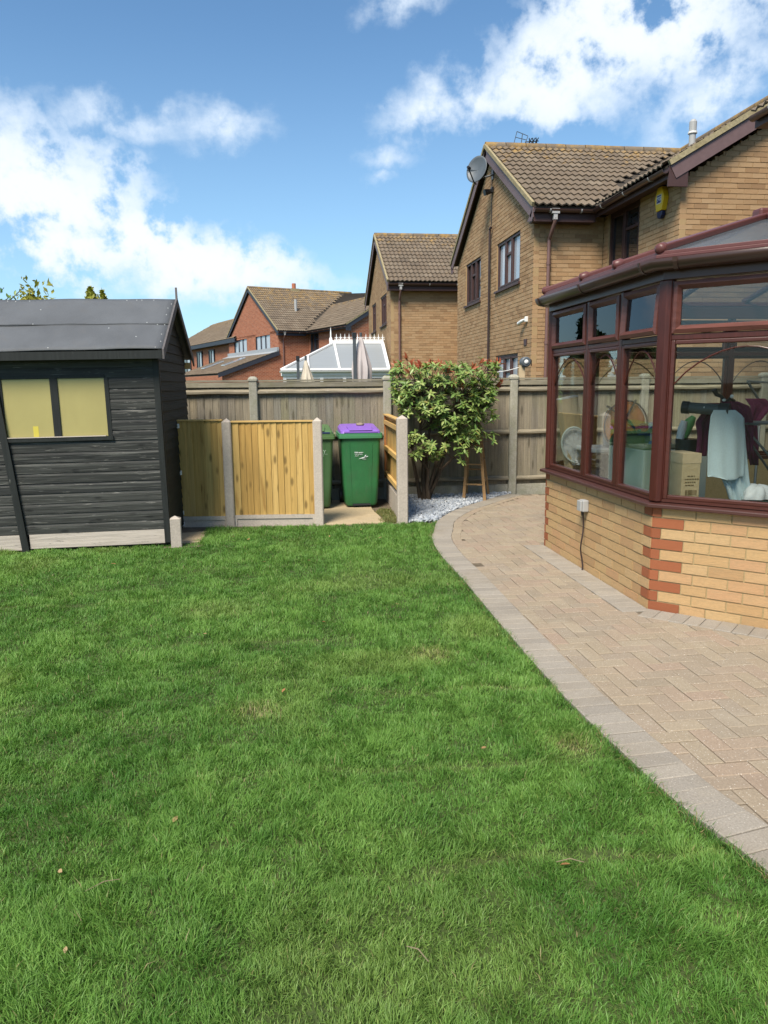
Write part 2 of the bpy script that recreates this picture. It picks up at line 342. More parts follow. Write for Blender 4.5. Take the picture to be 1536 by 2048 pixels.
M['leaf_green'] = leaf_mat('photinia_leaf_green', [(0, (.11, .20, .045)), (.3, (.17, .27, .065)), (.55, (.25, .33, .09)), (.8, (.36, .41, .14)), (1, (.18, .28, .09))])
M['leaf_red'] = leaf_mat('photinia_leaf_red', [(0, (.34, .09, .05)), (.5, (.38, .16, .08)), (1, (.30, .17, .06))])
M['bark'] = mat('shrub_bark', [(.085, .062, .042)], 'none', .9, grain=(40, 40, 8), gamt=.4, bump=.6)
M['ladder'] = mat('old_ladder_wood', [(.34, .21, .095), (.29, .175, .08)], 'obj', .8, grain=(40, 40, 3), gamt=.3)
M['bin'] = mat('green_bin_plastic', [(.026, .135, .047)], 'none', .42, spec=.4, fine=(7, .10), blotch=(5, .45, (.045, .105, .05)), streak=((30, 30, 2.5), .60, (.075, .14, .075), .5), bump=.03)
M['bin_old'] = mat('faded_green_bin_plastic', [(.052, .118, .045)], 'none', .5, spec=.35, fine=(7, .1), bump=.03)
M['bin_rim'] = plain('green_bin_rim', (.06, .22, .10), .4, .5)
M['lid_purple'] = plain('purple_lid', (.24, .115, .50), .36, .5)
M['lid_green'] = plain('dull_green_lid', (.085, .165, .06), .45, .4)
M['print_white'] = plain('white_print', (.70, .74, .76), .5)
M['print_grey'] = plain('grey_print', (.34, .46, .35), .5)
M['print_blue'] = plain('navy_print', (.03, .03, .16), .5)
M['alarm_yellow'] = plain('yellow_alarm', (.72, .46, .015), .4, .4)
M['alarm_blue'] = plain('blue_alarm_base', (.008, .014, .06), .3, .5)
M['stone'] = mat('rounded_stone', [(.24, .19, .14)], 'none', .85, fine=(40, .3))
M['dish'] = plain('grey_dish', (.085, .10, .115), .45, .4, fine=(6, .15))
M['white_pvc'] = plain('white_pvc', (.78, .78, .77), .35, .4)
M['red_brick'] = None
def red_brick():
    mt, t = new_mat('red_brickwork')
    uv = t.n('ShaderNodeUVMap', uv_map='UVMap').outputs[0]
    bt = t.n('ShaderNodeTexBrick', {'Vector': uv, 'Color1': (.25, .068, .033, 1), 'Color2': (.38, .122, .06, 1), 'Mortar': (.36, .25, .18, 1), 'Scale': 1.0, 'Mortar Size': .009,
                                    'Brick Width': .225, 'Row Height': .075, 'Bias': -.1})
    n = t.noise(uv, 1.2, 4); c = t.mix(t.math('MULTIPLY', t.smooth(n, .4, .7), .25), bt.outputs[0], (.33, .14, .08))
    t.L.new(c, t.bsdf.inputs['Base Color']); t.bsdf.inputs['Roughness'].default_value = .9; t.bsdf.inputs['Specular IOR Level'].default_value = .2
    return mt
M['red_brick'] = red_brick()
M['terracotta'] = plain('terracotta', (.38, .13, .07), .8)
M['cream_fabric'] = mat('cream_fabric', [(.55, .49, .40)], 'none', .9, grain=(20, 20, 2), gamt=.12)
M['pale_fabric'] = mat('pale_grey_fabric', [(.47, .42, .415)], 'none', .9, grain=(20, 20, 2), gamt=.12)
M['dark_pole'] = plain('dark_grey_pole', (.07, .08, .09), .4)
M['curtain'] = mat('grey_blind', [(.30, .31, .30)], 'none', .9, grain=(60, 60, .5), gamt=.4)
M['card'] = mat('cardboard', [(.46, .36, .215)], 'none', .85, fine=(25, .08)); M['card_pale'] = mat('pale_cardboard', [(.52, .41, .26)], 'none', .85, fine=(25, .06))
M['card_print'] = plain('brown_print', (.16, .11, .05), .8)
M['appliance'] = plain('white_enamel', (.55, .62, .58), .35, .5); M['appliance_grey'] = plain('appliance_worktop', (.25, .27, .21), .4)
M['towel_blue'] = mat('pale_blue_towel', [(.50, .60, .62)], 'none', .95, fine=(120, .08), grain=(8, 8, 3), gamt=.06)
M['towel_maroon'] = mat('maroon_towel', [(.105, .018, .052)], 'none', .95, fine=(120, .2))
M['orange_cloth'] = mat('orange_nylon', [(.85, .29, .05)], 'none', .6, fine=(12, .15))
M['navy_cloth'] = plain('navy_cloth', (.02, .035, .085), .9, fine=(20, .2)); M['blue_cloth'] = plain('blue_cloth', (.06, .15, .45), .9, fine=(20, .15))
M['red_cloth'] = plain('red_cloth', (.45, .05, .05), .9, fine=(20, .2)); M['white_cloth'] = plain('white_cloth', (.62, .63, .63), .9, fine=(15, .1))
M['dark_green'] = plain('dark_green_cloth', (.02, .035, .025), .8, fine=(20, .2)); M['green_pad'] = plain('green_plastic', (.10, .28, .09), .5)
M['dark_floor'] = plain('conservatory_floor', (.10, .085, .07), .6); M['wire'] = plain('grey_wire', (.16, .17, .17), .4, metal=.4)
M['tube_grey'] = plain('dark_grey_tube', (.075, .082, .085), .45, .4)
M['dry_leaf'] = leaf_mat('dry_leaf', [(0, (.30, .11, .04)), (.5, (.36, .19, .08)), (1, (.40, .28, .15))], .7)
M['twig'] = plain('dry_twig', (.20, .16, .10), .9)

# ------------------------------------------------------------------ object helpers
BASE = {}
def link(o): COL.objects.link(o); return o
def tags(o, label=None, cat=None, group=None, kind=None):
    for k, v in (('label', label), ('category', cat), ('group', group), ('kind', kind)):
        if v: o[k] = v
    return o
def thing(name, label, cat, base=(0, 0, 0), rz=0.0, group=None):
    o = link(bpy.data.objects.new(name, None)); o.empty_display_size = .2
    o.location = base; o.rotation_euler = (0, 0, rz); BASE[o.name] = Vector(base) if rz == 0 else Vector((0, 0, 0))
    return tags(o, label, cat, group)
def base_of(p):
    return BASE.get(p.name, Vector((0, 0, 0))) if p is not None else Vector((0, 0, 0))

class MB:
    """collects shapes; build() links them as ONE mesh object"""
    def __init__(s): s.v = []; s.f = []; s.t = []; s.uv = None; s.sm = False
    def add(s, vs, fs, tone=0.5):
        k = len(s.v); s.v += [tuple(v) for v in vs]; s.f += [tuple(i+k for i in f) for f in fs]; s.t += [tone]*len(fs); return s
    def box(s, a, b, tone=.5):
        x0, y0, z0 = a; x1, y1, z1 = b
        return s.add([(x0,y0,z0),(x1,y0,z0),(x1,y1,z0),(x0,y1,z0),(x0,y0,z1),(x1,y0,z1),(x1,y1,z1),(x0,y1,z1)],
                     [(0,3,2,1),(4,5,6,7),(0,1,5,4),(1,2,6,5),(2,3,7,6),(3,0,4,7)], tone)
    def obox(s, o, u, v, w, tone=.5):
        o, u, v, w = map(Vector, (o, u, v, w))
        if u.cross(v).dot(w) < 0: u, v = v, u
        return s.add([o, o+u, o+u+v, o+v, o+w, o+u+w, o+u+v+w, o+v+w],
                     [(0,3,2,1),(4,5,6,7),(0,1,5,4),(1,2,6,5),(2,3,7,6),(3,0,4,7)], tone)
    def bar(s, a, b, wd, ht, up=(0, 0, 1), tone=.5):
        a, b = Vector(a), Vector(b); d = b-a; up = Vector(up)
        sd = d.cross(up).normalized()*wd; hh = sd.cross(d).normalized()*ht
        return s.obox(a-sd/2-hh/2, d, sd, hh, tone)
    def tube(s, pts, r, n=10, cap=True, tone=.5):
        pts = [Vector(p) for p in pts]; rs = r if isinstance(r, (list, tuple)) else [r]*len(pts)
        k = len(s.v); prev = None
        for i, p in enumerate(pts):
            d = (pts[min(i+1, len(pts)-1)]-pts[max(i-1, 0)]).normalized()
            if prev is None:
                x = d.orthogonal().normalized()
            else:
                x = (prev - d*prev.dot(d)).normalized()
            prev = x; y = d.cross(x)
            for j in range(n):
                a = 2*math.pi*j/n; s.v.append(tuple(p+(x*math.cos(a)+y*math.sin(a))*rs[i]))
        for i in range(len(pts)-1):
            for j in range(n):
                j2 = (j+1) % n; s.f.append((k+i*n+j, k+i*n+j2, k+(i+1)*n+j2, k+(i+1)*n+j)); s.t.append(tone)
        if cap:
            s.f.append(tuple(k+j for j in reversed(range(n)))); s.t.append(tone)
            s.f.append(tuple(k+(len(pts)-1)*n+j for j in range(n))); s.t.append(tone)
        return s
    def prism(s, poly, d, tone=.5):
        """poly: 3-D ring, d: extrusion"""
        d = Vector(d); p = [Vector(q) for q in poly]; n = len(p)
        nrm = Vector((0, 0, 0))
        for i in range(n): nrm += p[i].cross(p[(i+1) % n])
        if nrm.dot(d) > 0: p = p[::-1]
        return s.add(p+[q+d for q in p], [tuple(range(n)), tuple(range(2*n-1, n-1, -1))]+[(i, i+n, (i+1) % n+n, (i+1) % n) for i in range(n)], tone)
    def poly(s, pts, tone=.5): return s.add(pts, [tuple(range(len(pts)))], tone)
    def ell(s, c, r, nu=14, nv=8, tone=.5, rough=0.0, seed=0):
        rd = random.Random(seed); c = Vector(c); k = len(s.v); vs = [(c.x, c.y, c.z-r[2])]
        for i in range(1, nv):
            ph = math.pi*i/nv
            for j in range(nu):
                th = 2*math.pi*j/nu; q = 1+rough*(rd.random()-.5)
                vs.append((c.x+r[0]*math.sin(ph)*math.cos(th)*q, c.y+r[1]*math.sin(ph)*math.sin(th)*q, c.z-r[2]*math.cos(ph)*q))
        vs.append((c.x, c.y, c.z+r[2])); fs = []
        for j in range(nu): fs.append((0, 1+(j+1) % nu, 1+j))
        for i in range(nv-2):
            for j in range(nu):
                a = 1+i*nu+j; b = 1+i*nu+(j+1) % nu; fs.append((a, b, b+nu, a+nu))
        t = len(vs)-1
        for j in range(nu): fs.append((t, 1+(nv-2)*nu+j, 1+(nv-2)*nu+(j+1) % nu))
        return s.add(vs, fs, tone)
    def grid(s, f, nu, nv, tone=.5):
        vs = [f(i/nu, j/nv) for j in range(nv+1) for i in range(nu+1)]
        return s.add(vs, [(j*(nu+1)+i, j*(nu+1)+i+1, (j+1)*(nu+1)+i+1, (j+1)*(nu+1)+i) for j in range(nv) for i in range(nu)], tone)
    def mesh(s, name, off=Vector((0, 0, 0)), smooth=False, tone=False):
        me = bpy.data.meshes.new(name); o = off
        me.from_pydata([(v[0]-o[0], v[1]-o[1], v[2]-o[2]) for v in s.v], [], s.f); me.update()
        if tone:
            at = me.attributes.new('tone', 'FLOAT', 'FACE'); at.data.foreach_set('value', s.t)
        if smooth:
            me.polygons.foreach_set('use_smooth', [True]*len(me.polygons))
            try: me.set_sharp_from_angle(angle=R(smooth if smooth is not True else 50))
            except Exception: pass
        if s.uv:
            uvl = me.uv_layers.new(name='UVMap'); flat = [c for q in s.uv for c in q]; uvl.data.foreach_set('uv', flat)
        return me
    def build(s, name, material, parent=None, label=None, smooth=False, tone=False, kind=None, bevel=0, solid=0, local=False):
        off = Vector((0, 0, 0)) if local else base_of(parent)
        me = s.mesh(name, off, smooth, tone); me.materials.append(M[material] if isinstance(material, str) else material)
        o = link(bpy.data.objects.new(name, me)); o.parent = parent
        if parent is not None: BASE[o.name] = base_of(parent)
        if bevel:
            b = o.modifiers.new('bevel', 'BEVEL'); b.width = bevel; b.segments = 2; b.limit_method = 'ANGLE'; b.harden_normals = False
        if solid:
            b = o.modifiers.new('solid', 'SOLIDIFY'); b.thickness = solid; b.offset = 0
        return tags(o, label, None, None, kind)
def piece(name, me, loc, parent, rz=0.0, scale=None, label=None, rot=None):
    o = link(bpy.data.objects.new(name, me)); o.location = loc; o.rotation_euler = rot or (0, 0, rz)
    if scale: o.scale = scale
    o.parent = parent
    if parent is not None: BASE[o.name] = base_of(parent)
    if label: o['label'] = label
    return o
def text_mesh(body, size, material, bold=0.0):
    cu = bpy.data.curves.new('text', 'FONT'); cu.body = body; cu.size = size; cu.offset = bold; cu.extrude = .0006; cu.align_x = 'LEFT'
    o = link(bpy.data.objects.new('text', cu)); dg = bpy.context.evaluated_depsgraph_get()
    me = bpy.data.meshes.new_from_object(o.evaluated_get(dg)); bpy.data.objects.remove(o); bpy.data.curves.remove(cu)
    me.materials.clear(); me.materials.append(M[material]); return me

class Frame:
    """a wall's own axes: u along it (left to right seen from outside), n outward, z up"""
    def __init__(s, o, rz): s.o = Vector(o); s.rz = rz; s.u = Vector((math.cos(rz), math.sin(rz), 0)); s.n = Vector((math.sin(rz), -math.cos(rz), 0))
    def p(s, u, z, d=0.0): return s.o + s.u*u + s.n*d + Vector((0, 0, z))
    def box(s, mb, u0, u1, z0, z1, d0, d1, tone=.5):
        return mb.obox(s.p(u0, z0, d0), s.u*(u1-u0), s.n*(d1-d0), Vector((0, 0, z1-z0)), tone)

# ------------------------------------------------------------------ brick walls
UB = MB().add([(0,0,0),(1,0,0),(1,1,0),(0,1,0),(0,0,1),(1,0,1),(1,1,1),(0,1,1)], [(4,5,6,7),(0,1,5,4),(1,2,6,5),(3,0,4,7),(0,3,2,1)]).mesh('brick')
UB.materials.append(M['house_brick'])
def brick_layout(u0, u1, z0, z1, holes=(), clip=None, course=.075, bond=.225, joint=.010, phase=0.0):
    """returns (u, z, w) for each brick; clip(z) -> (umin, umax)"""
    out = []; nrow = int((z1-z0)/course+1e-6)
    for i in range(nrow):
        zb = z0+i*course; zm = zb+course*.5
        iv = [(u0, u1)]
        if clip:
            c0, c1 = clip(zb+course)
            iv = [(max(u0, c0), min(u1, c1))]
        for (a, b, h0, h1) in holes:
            if h0 < zm < h1:
                nv = []
                for (p, q) in iv:
                    if b <= p or a >= q: nv.append((p, q)); continue
                    if a > p: nv.append((p, a))
                    if b < q: nv.append((b, q))
                iv = nv
        off = (bond/2 if i % 2 else 0.0)+phase
        for (p, q) in iv:
            if q-p < .03: continue
            k = math.floor((p-off)/bond)
            while True:
                s = max(p, off+k*bond); e = min(q, off+(k+1)*bond)
                if s >= q-.012: break
                if e-s > .03: out.append((s, zb, e-s-joint))
                k += 1
    return out
def mortar_wall(fr, u0, u1, z0, z1, holes, name, material, parent, gable=None, depth=.10, back=.008):
    us = sorted({u0, u1, *[h[0] for h in holes], *[h[1] for h in holes]}); zs = sorted({z0, z1, *[h[2] for h in holes], *[h[3] for h in holes]})
    mb = MB()
    for i in range(len(us)-1):
        for j in range(len(zs)-1):
            um, zm = (us[i]+us[i+1])/2, (zs[j]+zs[j+1])/2
            if any(h[0] < um < h[1] and h[2] < zm < h[3] for h in holes): continue
            fr.box(mb, us[i], us[i+1], zs[j], zs[j+1], -depth-back, -back)
    if gable:
        mb.prism([fr.p(u0, z1, -back), fr.p(u1, z1, -back), fr.p(gable[0], gable[1], -back)], -fr.n*depth)
    return mb.build(name, material, parent, local=True)

TW = .28; TG = .30
def tile_mesh():
    mb = MB(); n = 8; amp = .017
    prof = [(i/n*TW, amp*math.sin(2*math.pi*(2*i/n)) + .0) for i in range(n+1)]
    prof = [(i/n*TW, amp*math.cos(2*math.pi*2*i/n)) for i in range(n+1)]
    L = TG+.06
    for i in range(n):
        (xa, za), (xb, zb) = prof[i], prof[i+1]
        mb.add([(xa,0,za+.034),(xb,0,zb+.034),(xb,L,zb+.004),(xa,L,za+.004)], [(0,1,2,3)])
        mb.add([(xa,0,za+.010),(xb,0,zb+.010),(xb,0,zb+.034),(xa,0,za+.034)], [(0,1,2,3)])
    return mb
TMB = tile_mesh(); TM = TMB.mesh('roof_tile', smooth=35); TM.materials.append(M['tile'])
def roof_tiles(root, o, u, s, length_at, smax, budget, start=0.0, mat_stuff='tiles'):
    """o: eave origin, u: unit along eave, s: unit up the slope; length_at(k)->(u0,u1). nearest rows first; past the budget one merged part"""
    o, u, s = Vector(o), Vector(u), Vector(s); nrm = u.cross(s)
    mat3 = Matrix((u, s, nrm)).transposed(); rows = int(smax/TG+.3); used = 0; merged = MB()
    for r in range(rows):
        sv = r*TG; u0, u1 = length_at(sv)
        k0 = math.ceil((u0-1e-3)/TW); k1 = math.floor((u1+.10)/TW)
        for k in range(k0, k1):
            jit = (random.random()-.5)*.012
            pos = o+u*(k*TW)+s*(sv+jit)+nrm*(random.random()*.004)
            if used < budget:
                q = piece('roof_tile', TM, pos, root, rot=mat3.to_euler()); used += 1
            else:
                tn = random.random(); kk = len(merged.v)
                merged.v += [tuple(pos+mat3 @ Vector(v)) for v in TMB.v]; merged.f += [tuple(i+kk for i in f) for f in TMB.f]; merged.t += [tn]*len(TMB.f)
    if merged.f: merged.build('roof_tiling', mat_stuff, root, tone=True, kind='stuff', smooth=35, local=True)
    return used

def gutter(root, a, b, r=.055, fascia_n=(0, -1, 0), material='gutter', brackets=True, name='gutter'):
    a, b = Vector(a), Vector(b); d = (b-a).normalized(); fn = Vector(fascia_n); mb = MB(); n = 8
    ring = []
    for j in range(n+1):
        an = math.pi*j/n; ring.append(fn*(r*math.cos(an)) + Vector((0, 0, -r*math.sin(an))))
    inner = [q*.86 for q in ring]
    full = ring+inner[::-1]; k = len(full)
    mb.add([a+q for q in full]+[b+q for q in full], [(j, (j+1) % k, (j+1) % k+k, j+k) for j in range(k)]+[tuple(range(k)), tuple(range(2*k-1, k-1, -1))])
    g = mb.build(name, material, root, smooth=40, local=True)
    if brackets:
        L = (b-a).length; m = max(2, int(L/.75)); bm = MB()
        for i in range(m):
            c = a+d*(L*(i+.5)/m); rr_ = [q*1.10 for q in ring]
            bm.add([c-d*.012+q for q in rr_]+[c+d*.012+q for q in rr_], [(j, j+1, j+1+n+1, j+n+1) for j in range(n)])
        bm.build('gutter_bracket', 'grey_plastic', g, solid=.004, local=True)
    return g

def window(root, fr, u0, u1, z0, z1, mulls=(), trans=(), fm='brown_pvc', pm='pane_dark', fw=.055, sill=True, recess=.03, pane_mats=None, local=True):
    """mulls: u positions; trans: list of (i_light, z)"""
    mb = MB(); d0, d1 = -recess-.06, -recess
    fr.box(mb, u0, u1, z0, z0+fw, d0, d1); fr.box(mb, u0, u1, z1-fw, z1, d0, d1)
    fr.box(mb, u0, u0+fw, z0+fw, z1-fw, d0, d1); fr.box(mb, u1-fw, u1, z0+fw, z1-fw, d0, d1)
    edges = [u0+fw]+[x for mm in mulls for x in (mm-fw*.45, mm+fw*.45)]+[u1-fw]
    for mm in mulls: fr.box(mb, mm-fw*.45, mm+fw*.45, z0+fw, z1-fw, d0, d1)
    for (i, z) in trans: fr.box(mb, edges[2*i], edges[2*i+1], z-fw*.4, z+fw*.4, d0, d1)
    for i in range(len(edges)//2):   # sash bead
        a, b = edges[2*i], edges[2*i+1]
        for (p, q, r_, t_) in ((a, a+.03, z0+fw, z1-fw), (b-.03, b, z0+fw, z1-fw)): fr.box(mb, p, q, r_, t_, d0+.01, d1+.008)
        for (p, q) in ((z0+fw, z0+fw+.03), (z1-fw-.03, z1-fw)): fr.box(mb, a+.03, b-.03, p, q, d0+.01, d1+.008)
    w = mb.build('window', fm, root, local=local)
    for i in range(len(edges)//2):
        pmb = MB(); fr.box(pmb, edges[2*i]+.002, edges[2*i+1]-.002, z0+fw+.002, z1-fw-.002, d0+.02, d0+.026)
        pmb.build('pane', (pane_mats[i] if pane_mats else pm), w, local=local)
    if sill:
        s = MB(); fr.box(s, u0-.05, u1+.05, z0-.045, z0-.002, -.08, .045); s.build('sill', fm, w, local=local)
    return w
def downpipe(root, pts, material='pipe', r=.034, collars=(), name='downpipe'):
    mb = MB().tube(pts, r, 10)
    p = mb.build(name, material, root, smooth=40, local=True)
    for c in collars:
        MB().tube([Vector(c)+Vector((0, 0, -.03)), Vector(c)+Vector((0, 0, .03))], r*1.25, 10).build('pipe_collar', material, p, smooth=40, local=True)
    return p

# ------------------------------------------------------------------ ground, lawn, path
def sheet(name, pts, z, material, parent=None):
    o = MB().poly([(x, y, z) for x, y in pts]).build(name, material, parent); return o
tags(sheet('ground', [(-700, -700), (700, -700), (700, 900), (-700, 900)], -.045, 'ground'), kind='structure')
# lawn edge along the path, from the near side to the fence
EDGE = [(1.66, -1.5), (1.64, 1.0), (1.60, 1.6), (1.525, 2.04), (1.445, 2.45), (1.40, 3.0), (1.375, 3.6), (1.385, 4.64), (1.41, 5.74), (1.415, 6.75), (1.475, 7.45), (1.60, 7.95), (1.72, 8.40), (1.93, 8.85), (2.18, 9.25), (2.47, 9.60), (2.78, 9.97), (3.13, 10.33)]
def catmull(p, n):
    P = [Vector((*q, 0)) for q in p]; out = []
    for i in range(len(P)-1):
        a, b, c, d = P[max(i-1, 0)], P[i], P[i+1], P[min(i+2, len(P)-1)]
        for k in range(n):
            t = k/n; out.append(.5*((2*b)+(c-a)*t+(2*a-5*b+4*c-d)*t*t+(3*b-a-3*c+d)*t*t*t))
    out.append(P[-1]); return out
EC = catmull(EDGE, 12)
def offset_curve(pts, d):
    out = []
    for i, p in enumerate(pts):
        t = (pts[min(i+1, len(pts)-1)]-pts[max(i-1, 0)]).normalized(); out.append(p+Vector((t.y, -t.x, 0))*d)
    return out
def resample(pts, step):
    out = []; acc = 0.0; nxt = 0.0
    for i in range(len(pts)-1):
        a, b = pts[i], pts[i+1]; L = (b-a).length
        while nxt <= acc+L:
            t = (nxt-acc)/L; out.append((a.lerp(b, t), (b-a).normalized())); nxt += step
        acc += L
    return out
lawn_poly = [(-9, -1.5)]+[(p.x, p.y) for p in EC if p.y < 8.35]+[(1.40, 8.50), (-.95, 8.60), (-.95, 7.95), (-1.10, 7.75), (-9, 7.40)]
lawn = sheet('lawn', lawn_poly, -.022, 'soil'); tags(lawn, kind='structure')

# conservatory plan corners (needed by the path as well)
A = Vector((2.51, 4.80, 0)); B = Vector((2.51, 6.96, 0)); S45 = math.sqrt(.5)
A2 = A+Vector((S45, -S45, 0))*1.05; B2 = B+Vector((S45, S45, 0))*1.05
path = sheet('path', [(p.x, p.y) for p in EC]+[(4.2, 10.35), (7.5, 10.35), (7.5, -1.5)], .004, 'sand'); tags(path, kind='structure')

# edging pavers laid crosswise along the lawn edge
def paver_piece(w, l, h=.012, ch=.005):
    a = ch
    v = [(0,0,-.02),(w,0,-.02),(w,l,-.02),(0,l,-.02),(0,0,h-a*.6),(w,0,h-a*.6),(w,l,h-a*.6),(0,l,h-a*.6),(a,a,h),(w-a,a,h),(w-a,l-a,h),(a,l-a,h)]
    f = [(0,1,5,4),(1,2,6,5),(2,3,7,6),(3,0,4,7),(4,5,9,8),(5,6,10,9),(6,7,11,10),(7,4,8,11),(8,9,10,11)]
    return v, f
pv, pf = paver_piece(.196, .096)
PME = MB().add(pv, pf).mesh('paver'); PME.materials.append(M['paver'])
ev, ef = paver_piece(.205, .099, .016)
EME = MB().add(ev, ef).mesh('edging_paver'); EME.materials.append(M['edging'])
for (p, t) in resample(EC, .1005):
    if p.y < 1.2: continue
    rz = math.atan2(-t.x, t.y)
    piece('edging_paver', EME, (p.x-.003, p.y, -.002+random.random()*.003), path, rz=rz+(random.random()-.5)*.02, scale=(1, .985, 1))
# edging along the conservatory wall
out_n = [(B+Vector((-.0, .0, 0)), A, Vector((-1, 0, 0))), (A, A2, Vector((-S45, -S45, 0)))]
for (p0, p1, nn) in out_n:
    d = (p1-p0); L = d.length; d.normalize(); k = int(L/.1005)+1
    for i in range(k):
        q = p0+d*(i*.1005)+nn*.207
        rz = math.atan2(-nn.y, -nn.x)
        # local x runs towards the wall, y along
        sgn = Vector((-math.sin(rz), math.cos(rz), 0)).dot(d)
        if sgn < 0: q = q+d*.0985
        piece('edging_paver', EME, (q.x, q.y, -.003+random.random()*.003), path, rz=rz, scale=(.99, .985, 1))
# a row of buff pavers laid along the inside of the edging
IC = offset_curve(EC, .206)
for (p, t) in resample(IC, .2015):
    if p.y < 6.2: continue
    piece('paver', PME, (p.x, p.y, .0015), path, rz=math.atan2(-t.x, t.y)+0.0, scale=(.49, 2.0, 1))
def inside(pt, poly):
    x, y = pt; c = False; n = len(poly)
    for i in range(n):
        x1, y1 = poly[i]; x2, y2 = poly[(i+1) % n]
        if (y1 > y) != (y2 > y) and x < (x2-x1)*(y-y1)/(y2-y1)+x1: c = not c
    return c
FC_ = offset_curve(EC, .105); FC2 = offset_curve(EC, .255)
fedge = [(p.x, p.y) if p.y < 6.2 else (q.x, q.y) for p, q in zip(FC_, FC2)]
wl = [(A2+Vector((-S45, -S45, 0))*.12), (A+Vector((-.12, -.05, 0))), (B+Vector((-.12, .1, 0))), B+Vector((-.0, .1, 0))]
field = fedge[:-6]+[(3.3, 10.2), (3.9, 10.25)]+[(3.9, 8.2), (wl[3].x, wl[3].y), (wl[2].x, wl[2].y), (wl[1].x, wl[1].y), (wl[0].x, wl[0].y), (4.6, wl[0].y+.0), (4.6, .9), (fedge[0][0], .9)]
pave = []
for i in range(-30, 60):
    for j in range(-10, 130):
        # 90 degree herringbone, step .1
        q = (i-j) % 4
        x, y = 1.3+i*.1, .6+j*.1
        if q == 0: pave.append((x, y, 0))
        elif q == 3: pave.append((x, y, 1))
cells = []
for (x, y, o) in pave:
    if o == 0: x0, y0, x1, y1 = x, y, x+.2, y+.1
    else: x0, y0, x1, y1 = x, y, x+.1, y+.2
    c = ((x0+x1)/2, (y0+y1)/2)
    if inside(c, field): cells.append((x0, y0, o, c))
cells.sort(key=lambda q: (q[3][0]-1.0)**2*2+q[3][1]**2 if (q[3][0] < .30*0+.72*q[3][1]+.0 and q[3][1] > 1.9) else 1e6+q[3][1])
mp_ = MB(); npv = 0
for (x0, y0, o, c) in cells:
    z = -.004+random.random()*.004; tl = (random.random()-.5)*.012
    if npv < 262:
        npv += 1
        if o == 0: piece('paver', PME, (x0+.002, y0+.002, z), path, rot=(tl, tl*.5, 0))
        else: piece('paver', PME, (x0+.098, y0+.002, z), path, rot=(tl*.5, tl, math.pi/2))
    else:
        tn = random.random()
        if o == 0: mp_.add([(a+x0+.002, b+y0+.002, h+z) for a, b, h in pv], pf, tn)
        else: mp_.add([(x0+.098-b, y0+.002+a, h+z) for a, b, h in pv], pf, tn)
mp_.build('paving', 'pavers', path, tone=True, kind='stuff')

# ------------------------------------------------------------------ lawn grass
def vnoise(x, y, s, seed):
    r2 = np.random.default_rng(seed); T = r2.random((64, 64)); u, v = x*s, y*s
    i, j = np.floor(u).astype(int), np.floor(v).astype(int); a, b = u-i, v-j; a = a*a*(3-2*a); b = b*b*(3-2*b)
    g = lambda p, q: T[p % 64, q % 64]
    return (g(i, j)*(1-a)+g(i+1, j)*a)*(1-b)+(g(i, j+1)*(1-a)+g(i+1, j+1)*a)*b
def grass_mesh(name, x, y, hl, wd, lean, colr, z0=-.022):
    n = len(x); th = rng.random(n)*2*np.pi
    # blades bend mostly along a slowly varying direction
    lth = vnoise(x, y, 8.0, 5)*2*np.pi*1.6+rng.normal(0, 1.3, n)
    dx, dy = np.cos(lth), np.sin(lth); wx, wy = -np.sin(th), np.cos(th)
    b = lean*(0.35+rng.random(n)*1.0)
    V = np.zeros((n, 5, 3), np.float32); hw = wd/2
    V[:, 0] = np.stack([x-wx*hw, y-wy*hw, np.full(n, z0)], 1); V[:, 1] = np.stack([x+wx*hw, y+wy*hw, np.full(n, z0)], 1)
    mx, my, mz = x+dx*b*hl*.32, y+dy*b*hl*.32, z0+hl*.58*np.sqrt(np.clip(1-(b*.5)**2, .2, 1))
    V[:, 2] = np.stack([mx+wx*hw*.8, my+wy*hw*.8, mz], 1); V[:, 3] = np.stack([mx-wx*hw*.8, my-wy*hw*.8, mz], 1)
    V[:, 4] = np.stack([x+dx*b*hl*.95, y+dy*b*hl*.95, z0+hl*np.sqrt(np.clip(1-(b*.8)**2, .08, 1))], 1)
    me = bpy.data.meshes.new(name); me.vertices.add(n*5); me.vertices.foreach_set('co', V.ravel())
    base = (np.arange(n)*5)[:, None]
    lo = (base+np.array([[0, 1, 2, 3, 3, 2, 4]])).ravel().astype(np.int32)
    me.loops.add(n*7); me.loops.foreach_set('vertex_index', lo)
    me.polygons.add(n*2); st = ((np.arange(n)*7)[:, None]+np.array([[0, 4]])).ravel().astype(np.int32)
    me.polygons.foreach_set('loop_start', st); me.update(calc_edges=True)
    at = me.attributes.new('Col', 'FLOAT_COLOR', 'POINT'); c4 = np.ones((n, 5, 4), np.float32); c4[:, :, :3] = colr[:, None, :]
    at.data.foreach_set('color', c4.ravel()); me.materials.append(M['grass']); return me
def in_poly_np(x, y, poly):
    c = np.zeros(len(x), bool); n = len(poly)
    for i in range(n):
        x1, y1 = poly[i]; x2, y2 = poly[(i+1) % n]
        if y1 == y2: continue
        c ^= ((y1 > y) != (y2 > y)) & (x < (x2-x1)*(y-y1)/(y2-y1)+x1)
    return c
